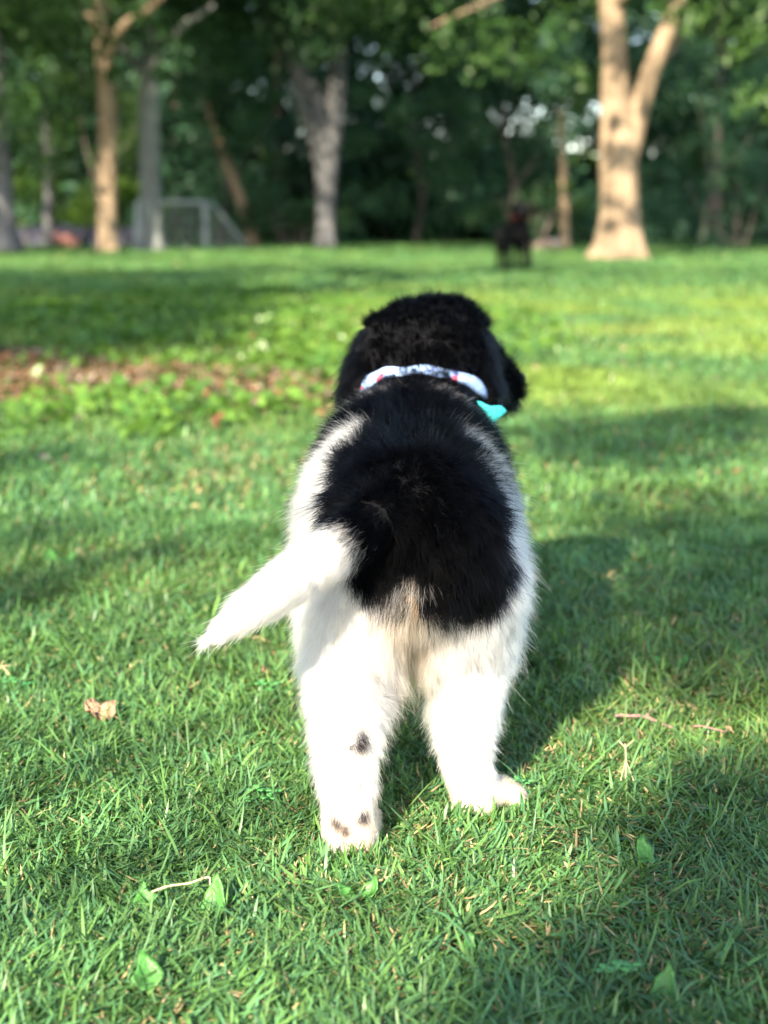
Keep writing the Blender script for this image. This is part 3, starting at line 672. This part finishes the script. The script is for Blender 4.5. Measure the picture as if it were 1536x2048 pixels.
def make_barrier():
    root = empty('barrier', (at(40, 497, 37.5)[0], 37.5, 0)); tag(root, 'low dark navy fabric barrier behind the left trunks', 'barrier')
    n = 60; L0 = at(-120, 497, 37.5)[0]; L1 = at(285, 497, 37.5)[0]
    x = np.linspace(L0, L1, n) - root.location.x; top = .52 + .05 * np.sin(x * 2.1) - .02 * np.sin(x * 5) - .10 * sstep(1.5, 0, x + root.location.x + 9.8)
    y = .05 * np.sin(x * 3)
    co = []; 
    for z, dy in ((np.zeros(n), 0), (top * .5, .03), (top, 0)):
        co.append(np.column_stack([x, y + dy, z])); 
    co = np.vstack(co); co = np.vstack([co, co + np.array([0, .02, 0])]); lo = []; m = 3 * n
    for o, rev in ((0, 0), (m, 1)):
        for r in range(2):
            for i in range(n - 1):
                q = [o + r * n + i, o + r * n + i + 1, o + (r + 1) * n + i + 1, o + (r + 1) * n + i]; lo.append(q[::-1] if rev else q)
    for i in range(n - 1): lo.append([2 * n + i, 2 * n + i + 1, m + 2 * n + i + 1, m + 2 * n + i])
    lo = np.array(lo); link('fabric', np_mesh('fabric', co, lo.ravel(), np.full(len(lo), 4), smooth=True), root, plain('navy_fabric', (.030, .032, .055), .6, .3, .3, 8, .2))
    for i in range(8):
        xx = x[0] + (x[-1] - x[0]) * i / 7; t = tube([(xx, -.05, 0), (xx, -.05, .35), (xx, -.05, .60)], [.02] * 3, 8, 0, 0); link('stake', np_mesh('stake', t[0], t[1], t[2], smooth=True), root, M_bark_dark)
make_barrier()
def rock(label, px, py, Y, r, col, seed):
    b = at(px, py, Y); bm = bmesh.new(); bmesh.ops.create_icosphere(bm, subdivisions=3, radius=1)
    co = np.array([v.co[:] for v in bm.verts]); nz = vnoise(co + seed, 1.6, seed) * .7 + vnoise(co, 4, seed) * .25
    for v, k in zip(bm.verts, nz): v.co = Vector((v.co.x * r * (.6 + k), v.co.y * r * .8 * (.6 + k), max(v.co.z * r * .62 * (.6 + k), -.05) + r * .3))
    me = bpy.data.meshes.new('rock'); bm.to_mesh(me); bm.free()
    o = link('rock', me, mat=plain('rock_%d' % seed, col, .9, .2, .8, 6, .35)); o.location = (b[0], Y, 0); tag(o, label, 'rock', 'rocks by the wood')
rock('pinkish pale rock beside the thin brown trunk', 1090, 497, 33.5, .24, (.24, .18, .15), 2)
rock('smaller grey rock behind the pinkish one', 1112, 495, 34.3, .22, (.28, .28, .30), 5)
rock('low reddish rock before the dark barrier', 128, 497, 36.6, .36, (.28, .13, .11), 9)

# ------------------------------------------------------------------ animals
def body_mesh(name, chains, voxel, smooth_it=8):
    """a single continuous skin: ellipsoids strung along the skeleton, fused by voxel remeshing"""
    bm = bmesh.new()
    for ch in chains:
        ch = np.array([tuple(c) if len(c) == 6 else (*c[:3], c[3], c[3], c[3]) for c in ch], float)   # x y z rx ry rz
        for a, b in (zip(ch[:-1], ch[1:]) if len(ch) > 1 else [(ch[0], ch[0])]):
            d = np.linalg.norm(a[:3] - b[:3]); k = max(2, int(d / max(.25 * min(a[3:].min(), b[3:].min()), voxel)) + 1)
            for t in np.linspace(0, 1, k):
                s = t * t * (3 - 2 * t) * .5 + t * .5; p = a + (b - a) * t; p[3:] = a[3:] + (b[3:] - a[3:]) * s
                M = Matrix.Translation(p[:3]) @ Matrix.Diagonal((*p[3:], 1))
                bmesh.ops.create_icosphere(bm, subdivisions=3, radius=1, matrix=M)
    me = bpy.data.meshes.new(name); bm.to_mesh(me); bm.free()
    o = bpy.data.objects.new('tmp', me); C.objects.link(o)
    r = o.modifiers.new('r', 'REMESH'); r.mode = 'VOXEL'; r.voxel_size = voxel; r.use_smooth_shade = True
    s = o.modifiers.new('s', 'SMOOTH'); s.iterations = smooth_it; s.factor = .5
    dg = bpy.context.evaluated_depsgraph_get(); ev = o.evaluated_get(dg)
    out = bpy.data.meshes.new_from_object(ev, depsgraph=dg); out.name = name
    bpy.data.objects.remove(o); bpy.data.meshes.remove(me)
    return out
def mesh_tris(me):
    me.calc_loop_triangles(); n = len(me.vertices); co = np.empty(n * 3, np.float32); me.vertices.foreach_get('co', co); co = co.reshape(-1, 3).astype(float)
    no = np.empty(n * 3, np.float32); me.vertices.foreach_get('normal', no); no = no.reshape(-1, 3).astype(float)
    t = np.empty(len(me.loop_triangles) * 3, np.int32); me.loop_triangles.foreach_get('vertices', t)
    return co, no, t.reshape(-1, 3)

# ---- the puppy (world coordinates; the Empty sits between its hind feet)
BASE = np.array([.028, 1.43, 0.0])
torso = [(.028, 1.475, .278, .100, .085, .096), (.025, 1.56, .276, .113, .09, .102), (.027, 1.66, .280, .108, .09, .104), (.031, 1.75, .292, .110, .085, .106), (.035, 1.82, .300, .098, .07, .102)]
neck = [(.038, 1.80, .340, .074, .06, .065), (.048, 1.85, .385, .070, .06, .055), (.055, 1.89, .42, .066, .06, .055)]
head = [(.056, 1.885, .428, .080, .074, .072), (.060, 1.900, .434, .078, .078, .070), (.086, 1.930, .426, .052, .050, .046), (.122, 1.950, .406, .042, .038, .038), (.149, 1.962, .390, .031, .030, .030), (.163, 1.966, .384, .023, .023, .023)]
crown_l = [(.040, 1.895, .448, .054, .060, .054), (.080, 1.900, .450, .054, .060, .056)]
l_hind = [(-.030, 1.475, .235, .056, .075, .085), (-.036, 1.475, .165, .045, .055, .05), (-.036, 1.405, .120, .035, .036, .036), (-.036, 1.355, .090, .029, .026, .028), (-.034, 1.346, .045, .0255, .024, .03), (-.033, 1.345, .020, .028, .028, .020), (-.031, 1.39, .015, .030, .034, .016)]
r_hind = [(.092, 1.50, .235, .050, .075, .085), (.092, 1.52, .165, .043, .055, .05), (.084, 1.475, .115, .036, .036, .036), (.082, 1.447, .086, .029, .026, .028), (.086, 1.442, .045, .0245, .024, .03), (.094, 1.444, .020, .027, .028, .020), (.119, 1.462, .015, .026, .024, .016)]
toes = [(.139, 1.450, .0115, .0095), (.143, 1.462, .0115, .0095), (.139, 1.476, .0115, .0095), (.127, 1.487, .0115, .0095)]
toes_l = [(-.050, 1.425, .011, .0095), (-.040, 1.437, .011, .0095), (-.024, 1.438, .011, .0095), (-.012, 1.427, .011, .0095)]
pads = [(-.044, 1.326, .014, .012), (-.022, 1.326, .014, .012), (.082, 1.424, .016, .012), (.104, 1.424, .015, .012)]
thighs = [(-.008, 1.465, .215, .040, .055, .06), (-.012, 1.455, .165, .030, .045, .045)]
thighs_r = [(.062, 1.49, .215, .040, .055, .06), (.064, 1.485, .165, .030, .045, .045)]
l_fore = [(-.025, 1.79, .25, .042, .045, .06), (-.030, 1.795, .15, .030, .030, .03), (-.030, 1.79, .06, .025, .025, .03), (-.030, 1.80, .022, .028, .030, .022), (-.030, 1.835, .017, .028, .030, .017)]
r_fore = [(.090, 1.81, .25, .042, .045, .06), (.095, 1.82, .15, .030, .030, .03), (.095, 1.815, .06, .025, .025, .03), (.095, 1.825, .022, .028, .030, .022), (.097, 1.86, .017, .028, .030, .017)]
TAIL = np.array([(.012, 1.43, .322, .028), (-.018, 1.385, .312, .026), (-.052, 1.350, .296, .023), (-.088, 1.325, .276, .021), (-.118, 1.308, .257, .017), (-.142, 1.300, .240, .011), (-.155, 1.297, .231, .006), (-.162, 1.296, .226, .003)])
TAIL[:, 0] += .0
l_ear = [(-.002, 1.885, .458, .026, .036, .026), (-.022, 1.878, .422, .022, .036, .028), (-.038, 1.872, .398, .014, .030, .018), (-.048, 1.868, .388, .007, .02, .009)]
r_ear = [(.110, 1.892, .448, .022, .032, .022), (.124, 1.876, .420, .020, .032, .026), (.130, 1.868, .392, .015, .026, .020), (.130, 1.866, .374, .010, .018, .012)]
chains = [torso, neck, head, crown_l, thighs, thighs_r, l_hind, r_hind, l_fore, r_fore] + [[t] for t in toes + toes_l + pads] + [[tuple(t) for t in TAIL], l_ear, r_ear]
pup = body_mesh('puppy_body', chains, .0042, 7)
co, no, tri = mesh_tris(pup)
EARPTS = np.array([c[:3] for c in l_ear + r_ear])
def seg_dist(P, pts):
    best = np.full(len(P), 9.); arg = np.zeros(len(P)); dirs = np.zeros_like(P)
    for i in range(len(pts) - 1):
        a = pts[i]; b = pts[i + 1]; ab = b - a; t = np.clip(((P - a) @ ab) / (ab @ ab), 0, 1); d = np.linalg.norm(P - (a + t[:, None] * ab), axis=1)
        k = d < best; best[k] = d[k]; arg[k] = (i + t[k]) / (len(pts) - 1); dirs[k] = ab / np.linalg.norm(ab)
    return best, arg, dirs
BLACK = np.array([.0022, .0024, .0032]); WHITE = np.array([.70, .675, .625]); CREAM = np.array([.44, .28, .165]); PINK = np.array([.55, .36, .28])
def fur_colour(P, N, jit):
    """coat pattern as a function of the place on the body: saddle patch, white flank bands, black shoulders and head"""
    n = len(P); x, y, z = P[:, 0], P[:, 1], P[:, 2]
    w = (vnoise(P, 38, 61) - .5) * .018 + (vnoise(P, 90, 62) - .5) * .008 + jit * rng.normal(0, .0022, n)
    X = x + w; Yy = y + w * 1.2; Z = z + w
    td, ta, _ = seg_dist(P, TAIL[:, :3])
    # saddle over the rump: lower edge steps down on the right buttock
    low = np.interp(X, [-.07, -.045, -.02, .0, .014, .028, .042, .055, .080, .110, .135], [.305, .275, .250, .246, .262, .264, .238, .222, .210, .216, .245])
    left = np.interp(Z, [.20, .25, .29, .33, .355, .372], [-.030, -.048, -.055, -.056, -.044, -.014]); right = np.interp(Z, [.20, .23, .27, .31, .34, .36, .372], [.106, .125, .127, .120, .110, .095, .084])
    saddle = (Z > low) & (X > left) & (X < right) & (Yy < 1.585)
    spine = (Yy >= 1.565) & (Yy < 1.70) & (X > -.022 + (Yy - 1.60) * .25) & (X < .078 - (Yy - 1.60) * .1) & (Z > .25)
    fore = (Yy > 1.655 - .3 * np.maximum(0, .30 - Z)) & (Z > .215)
    blk = saddle | spine | fore
    ring = (Yy > 1.770) & (Yy < 1.800) & (np.abs(X - .034) > .008) & (Z > .32) & (Z < .40)
    blk &= ~ring
    blk |= (Yy > 1.80) & (Z > .30)
    blk &= ~((Z < .25) & (Yy > 1.72))
    tail = (td < .034) & (y < 1.425) & ((ta > .10) | (x < .0)) & (z > .2) & (y < 1.385 + .0)
    tail = (td < TAIL[0, 3] + .006) & (ta + jit * rng.normal(0, .022, n) > .23)
    blk &= ~tail
    for sx, sz, sy, r, leg in ((-.031, .109, 1.36, .0014, 0), ):
        blk |= ((x - sx) ** 2 + ((z - sz) * .8) ** 2 < (r * (1 + w * 30)) ** 2) & (y < 1.42) & (z < .15)
    c = np.tile(WHITE, (n, 1)); sp_ = []
    for sx, sz, r in ((-.022, .112, .0085), (-.020, .118, .006), (-.045, .040, .0095), (-.018, .045, .0085), (-.037, .032, .007), (-.022, .075, .004), (.098, .155, .005)):
        k = np.exp(-(((x - sx + w * .5) ** 2 + ((z - sz + w * .4) * .7) ** 2) / (r * .72) ** 2)) * (y < 1.47) * .85; sp_.append(np.clip(k * 1.5, 0, .97))
    inner = np.exp(-(((x - .028) / .030) ** 2)) * sstep(.28, .24, z) * sstep(.09, .15, z) * (y < 1.62)
    c = c + (CREAM - c) * np.clip(inner * 1.1, 0, .95)[:, None]
    legcream = sstep(.10, .03, z) * (.45 + .5 * vnoise(P, 45, 63)); c = c + (CREAM - c) * legcream[:, None]
    pk = np.exp(-((x + .004) ** 2 + (z - .225) ** 2) / .016 ** 2) * .6 * (y < 1.5); c = c + (PINK - c) * pk[:, None]
    for k in sp_: c = c + (np.array([.028, .024, .026]) - c) * k[:, None]
    c[blk] = BLACK * (1 + .6 * rng.random((blk.sum(), 1)))
    tuft = (np.abs(x - .006) < .022) & (np.abs(z - .245) < .012) & (y < 1.5) & (rng.random(n) < .5); c[tuft] = BLACK * 3
    mixr = ring & (rng.random(n) < .6); c[mixr] = BLACK
    return c, blk
vc, _ = fur_colour(co, no, 0.0)
skin = np.where(vc[:, :1] < .05, vc, vc * .85)
a = pup.color_attributes.new('col', 'FLOAT_COLOR', 'POINT'); c4 = np.ones((len(co), 4), np.float32); c4[:, :3] = skin; a.data.foreach_set('color', c4.ravel())
pup.transform(Matrix.Translation(-Vector(BASE)))
m_skin, t, b = new_mat('coat'); an = t.nodes.new('ShaderNodeAttribute'); an.attribute_name = 'col'; t.links.new(an.outputs['Color'], b.inputs['Base Color']); b.inputs['Roughness'].default_value = .9; b.inputs['Specular IOR Level'].default_value = .1
puppy = empty('puppy', tuple(BASE)); tag(puppy, 'fluffy black and white puppy standing on the lawn with its back turned', 'dog')
pup.materials.clear(); body = link('body', pup, puppy, m_skin)

# collar / bandana: ring round the neck
RC = np.array([.050, 1.872, .383]); RN = unit(np.array([.06, .50, .86])); RU = unit(np.cross(RN, np.array([0, 1, .2]))); RV = np.cross(RN, RU)
def ring_pts(n=96):
    th = np.linspace(0, 2 * np.pi, n, endpoint=False); return th, RC + (RU[None] * np.cos(th)[:, None] * .084 + RV[None] * np.sin(th)[:, None] * .077)
RTH, RP = ring_pts()

def make_fur(N):
    tv = co[tri]; ar = np.linalg.norm(np.cross(tv[:, 1] - tv[:, 0], tv[:, 2] - tv[:, 0]), axis=1)
    cen = tv.mean(1); ar = ar * np.where(cen[:, 1] > 1.99, .5, 1.0) * np.where(cen[:, 1] < 1.72, 1.25, 1.0)
    td, ta, _ = seg_dist(cen, TAIL[:, :3]); ar = ar * np.where((td < .036) & (ta > .15), 1.8, 1.0)
    idx = rng.choice(len(tri), N, p=ar / ar.sum()); u = rng.random((N, 2)); f = u.sum(1) > 1; u[f] = 1 - u[f]
    T3 = tri[idx]; w0 = 1 - u.sum(1)
    P = co[T3[:, 0]] * w0[:, None] + co[T3[:, 1]] * u[:, :1] + co[T3[:, 2]] * u[:, 1:]
    Nn = unit(no[T3[:, 0]] * w0[:, None] + no[T3[:, 1]] * u[:, :1] + no[T3[:, 2]] * u[:, 1:])
    x, y, z = P.T
    col, blk = fur_colour(P, Nn, 1.0)
    col = col * rng.uniform(.85, 1.1, (N, 1))
    td, ta, tdir = seg_dist(P, TAIL[:, :3]); ed, ea, _ = seg_dist(P, EARPTS[:4]); ed2, ea2, _ = seg_dist(P, EARPTS[4:])
    is_tail = (td < .036) & (ta > .12) & (x < .02); is_ear = ((ed < .036) & (x < -.014) | (ed2 < .036) & (x > .115)) & (y > 1.82) & (y < 1.915) & (z < .47)
    is_head = (y > 1.82) & (z > .37) & ~is_ear; leg = (z < .17) ; foot = z < .045
    comb = np.tile(np.array([0, -.55, -.75]), (N, 1))
    comb[y < 1.50] = (0, -.1, -1); comb[leg] = (0, -.15, -1)
    comb[is_head] = (0, -.55, .35); comb[is_tail] = tdir[is_tail]; comb[is_ear] = (0, -.2, -1)
    # on the flanks the coat sweeps outwards a little
    comb[:, 0] += np.where(~leg & ~is_tail & ~is_head, np.sign(x - .03) * .15, 0)
    ct = comb - Nn * (comb * Nn).sum(1, keepdims=True)
    Lh = np.full(N, .020); lift = np.full(N, .62)
    Lh[is_head] = .013; Lh[is_ear] = .022; lift[is_ear] = .30; lift[is_head] = .55
    Lh[is_tail] = .015; lift[is_tail] = np.interp(ta[is_tail], [.2, .7, 1], [.30, .2, .06])
    k = leg & ~is_tail; Lh[k] = np.interp(z[k], [0, .03, .06, .17], [.004, .005, .010, .020]); lift[k] = np.interp(z[k], [0, .05, .17], [.25, .4, .6])
    fe = (np.exp(-((x - .026) / .030) ** 2) * ((z > .095) & (z < .25) & (y < 1.60))); Lh = Lh + .020 * fe * rng.random(N); lift = lift - .3 * fe
    back = (z > .33) & (y > 1.5) & (y < 1.80); lift[back] = .85; Lh[back] = .021
    # short under the neckerchief
    rd = np.full(N, 9.)
    near = (y > 1.76) & (z > .33); rd[near] = np.min(np.linalg.norm(P[near][:, None] - RP[None, ::3], axis=2), axis=1)
    Lh = np.where((rd < .014) & (y > 1.812), .004, Lh)
    kk = (y > 1.775) & (y <= 1.815) & (z > .37) & (np.abs(x - .045) < .07); Lh[kk] = .0155
    Lh = Lh * rng.lognormal(-.05, .28, N)
    # clumping: nearby strands share a direction
    cl = np.column_stack([vnoise(P, 160, 71), vnoise(P, 160, 72), vnoise(P, 160, 73)]) - .5
    cl2 = np.column_stack([vnoise(P, 35, 74), vnoise(P, 35, 75), vnoise(P, 35, 76)]) - .5
    cl[is_tail] *= .35; cl2[is_tail] *= .5
    d0 = unit(Nn * lift[:, None] + ct * (1 - lift * .55)[:, None] + cl * .75 + cl2 * .6 + rng.normal(0, .13, (N, 3)))
    bend = ct * .55 + np.array([0, 0, -.25]) * .6 + rng.normal(0, .22, (N, 3)) + cl * .6
    bend[is_head] *= .5
    K = 5; pts = np.empty((N, K, 3)); p = P - Nn * .001; d = d0.copy(); pts[:, 0] = p
    for i in range(1, K):
        p = p + d * (Lh / (K - 1))[:, None]; pts[:, i] = p
        d = unit(d + bend * (.30 if i < 3 else .45))
    pts[:, :, 2] = np.maximum(pts[:, :, 2], .004)
    rad = np.where(blk, .00019, .00018) * rng.uniform(.6, 1.2, N)
    taper = np.array([1, .95, .8, .5, .12])
    hc = bpy.data.hair_curves.new('fur'); hc.add_curves([K] * N)
    hc.attributes['position'].data.foreach_set('vector', (pts - BASE).astype(np.float32).ravel())
    ra = hc.attributes.get('radius') or hc.attributes.new('radius', 'FLOAT', 'POINT'); ra.data.foreach_set('value', (rad[:, None] * taper).astype(np.float32).ravel())
    ca_ = hc.attributes.new('col', 'FLOAT_COLOR', 'CURVE'); cc = np.ones((N, 4), np.float32); cc[:, :3] = col; ca_.data.foreach_set('color', cc.ravel())
    m = bpy.data.materials.new('fur'); m.use_nodes = True; t = m.node_tree; t.nodes.clear()
    out = t.nodes.new('ShaderNodeOutputMaterial'); at_ = t.nodes.new('ShaderNodeAttribute'); at_.attribute_name = 'col'
    h = t.nodes.new('ShaderNodeBsdfHairPrincipled'); h.parametrization = 'COLOR'; h.inputs['Roughness'].default_value = .42; h.inputs['Radial Roughness'].default_value = .5
    if 'Random Roughness' in h.inputs: h.inputs['Random Roughness'].default_value = .2
    bw = t.nodes.new('ShaderNodeRGBToBW'); t.links.new(at_.outputs['Color'], bw.inputs[0]); mr = t.nodes.new('ShaderNodeMapRange'); mr.inputs[1].default_value = .02; mr.inputs[2].default_value = .25; mr.inputs[3].default_value = 1.10; mr.inputs[4].default_value = 1.5
    t.links.new(bw.outputs[0], mr.inputs[0]); t.links.new(mr.outputs[0], h.inputs['IOR']); t.links.new(at_.outputs['Color'], h.inputs['Color']); t.links.new(h.outputs[0], out.inputs[0])
    o = link('fur', hc, body, m)
    return o
make_fur(450000)

def make_bandana():
    # a soft folded band that bows outwards, teal edge and pale print side
    n = len(RP); prof = [(-.009, -.004), (-.007, .001), (0, .0025), (.007, .001), (.009, -.004), (.007, -.006), (0, -.004), (-.007, -.006)]
    co_ = []
    for p, th in zip(RP, RTH):
        o = unit(p - RC)
        for h, d in prof: co_.append(p + RN * (h + .0015 * math.sin(th * 9)) + o * (d + .0012 * math.sin(th * 13 + h * 200)))
    co_ = np.array(co_); k = len(prof); lo = []
    for i in range(n):
        for j in range(k): lo.append([i * k + j, i * k + (j + 1) % k, ((i + 1) % n) * k + (j + 1) % k, ((i + 1) % n) * k + j])
    lo = np.array(lo); m, t, b = new_mat('bandana_print')
    g = t.nodes.new('ShaderNodeTexCoord'); v = t.nodes.new('ShaderNodeTexVoronoi'); v.inputs['Scale'].default_value = 120; t.links.new(g.outputs['Object'], v.inputs['Vector'])
    r = t.nodes.new('ShaderNodeValToRGB'); r.color_ramp.interpolation = 'CONSTANT'; e = r.color_ramp.elements
    e[0].position = 0; e[0].color = (.22, .34, .60, 1); e[1].position = .45; e[1].color = (.30, .43, .66, 1)
    for pos, c in ((.62, (.15, .15, .42, 1)), (.72, (.25, .37, .62, 1)), (.88, (.40, .05, .10, 1)), (.91, (.30, .43, .66, 1))): q = e.new(pos); q.color = c
    sp = t.nodes.new('ShaderNodeSeparateColor'); t.links.new(v.outputs['Color'], sp.inputs[0]); t.links.new(sp.outputs[0], r.inputs[0]); t.links.new(r.outputs[0], b.inputs['Base Color'])
    b.inputs['Roughness'].default_value = .7
    o = link('bandana', np_mesh('bandana', co_ - BASE, lo.ravel(), np.full(len(lo), 4), smooth=True), puppy, m); o['label'] = 'pale blue printed bandana tied round the neck'
    # the teal knot corner sticking out at the right of the neck
    A = np.array([(.098, 1.800, .392), (.112, 1.796, .372), (.124, 1.795, .352), (.137, 1.800, .384), (.131, 1.797, .362), (.146, 1.802, .374), (.118, 1.792, .384)])
    A = np.array([.132, 1.797, .372]) + (A - np.array([.122, 1.797, .372])) * .72
    bm = bmesh.new(); vs = [bm.verts.new(Vector(p - BASE)) for p in A]
    for f in ((0, 1, 6), (6, 1, 4, 3), (1, 2, 4), (3, 4, 5)): bm.faces.new([vs[i] for i in f])
    bmesh.ops.recalc_face_normals(bm, faces=bm.faces); bmesh.ops.solidify(bm, geom=bm.faces, thickness=.003); bmesh.ops.subdivide_edges(bm, edges=bm.edges, cuts=2, smooth=.3, use_grid_fill=True)
    me = bpy.data.meshes.new('knot'); bm.to_mesh(me); bm.free()
    for p in me.polygons: p.use_smooth = True
    k = link('knot', me, o, plain('teal_cloth', (.05, .52, .52), .7, .3, .3, 200, .15)); k['label'] = 'teal folded corner of the bandana'
make_bandana()

# eyes, nose: on the far side of the head, seen only from the front
def ball(name, parent, p, r, mat, sc=(1, 1, 1)):
    bm = bmesh.new(); bmesh.ops.create_icosphere(bm, subdivisions=3, radius=r, matrix=Matrix.Translation(Vector(p)) @ Matrix.Diagonal((*sc, 1)))
    me = bpy.data.meshes.new(name); bm.to_mesh(me); bm.free()
    for q in me.polygons: q.use_smooth = True
    return link(name, me, parent, mat)
M_eye = plain('eye', (.03, .012, .006), .08, .8); M_nose = plain('nose', (.008, .008, .009), .35, .5, .6, 300)
ball('eye', puppy, np.array([.078, 1.982, .450]) - BASE, .009, M_eye); ball('eye', puppy, np.array([.128, 1.936, .446]) - BASE, .009, M_eye)
ball('nose', puppy, np.array([.178, 1.990, .394]) - BASE, .011, M_nose, (1.2, .8, .9))

# ---- the black dog out on the lawn, facing the camera
def make_black_dog():
    b = at(1034, 545, 18.4); s = .80
    ch = [[(0, 0, .47, .13, .15, .15), (.01, .25, .46, .13, .15, .13), (.02, .50, .45, .12, .14, .125)],
          [(0, -.05, .52, .10, .10, .11), (-.01, -.13, .62, .085, .085, .09), (-.01, -.18, .70, .085, .09, .085)],
          [(-.01, -.20, .71, .085, .09, .08), (-.02, -.30, .68, .05, .06, .05), (-.025, -.36, .67, .04, .04, .035)],
          [(-.11, -.02, .42, .06), (-.115, -.02, .28, .052), (-.12, -.03, .14, .046), (-.12, -.03, .05, .046), (-.12, -.07, .03, .04, .05, .03)],
          [(.11, 0, .42, .06), (.115, 0, .28, .052), (.115, -.01, .14, .046), (.115, -.01, .05, .046), (.115, -.05, .03, .04, .05, .03)],
          [(-.09, .52, .40, .075, .09, .11), (-.10, .50, .27, .055), (-.10, .58, .18, .036), (-.10, .56, .06, .032), (-.10, .52, .03, .04, .05, .03)],
          [(.11, .52, .40, .075, .09, .11), (.12, .50, .27, .055), (.12, .58, .18, .036), (.12, .56, .06, .032), (.12, .52, .03, .04, .05, .03)],
          [(.02, .62, .50, .035), (.05, .74, .46, .04), (.08, .82, .36, .035), (.09, .86, .28, .015)],
          [(-.085, -.18, .74, .025, .04, .03), (-.105, -.18, .68, .02, .04, .04), (-.108, -.18, .63, .012, .03, .03)],
          [(.065, -.18, .74, .025, .04, .03), (.088, -.18, .68, .02, .04, .04), (.09, -.18, .63, .012, .03, .03)]]
    me = body_mesh('black_dog_body', ch, .012, 4); root = empty('black_dog', (b[0], b[1], 0)); root.rotation_euler = (0, 0, .12); root.scale = (1.08, 1.08, 1.08)
    tag(root, 'large black dog with a red collar standing far out on the lawn', 'dog')
    me.materials.clear(); link('body', me, root, plain('black_coat', (.003, .003, .0035), .8, .12, .8, 40, .3))
    pts = [(-.01 + .105 * math.cos(a), -.115 + .10 * math.sin(a), .595 - .03 * math.sin(a)) for a in np.linspace(0, 2 * np.pi, 25)]
    t = tube(pts, [.011] * 25, 8, 0, 0); link('collar', np_mesh('collar', t[0], t[1], t[2], smooth=True), root, plain('red_collar', (.16, .012, .012), .5, .4))
    for x in (-.045, .012): ball('eye', root, (x, -.285, .715), .011, M_eye)
    ball('nose', root, (-.027, -.398, .685), .02, M_nose)
make_black_dog()
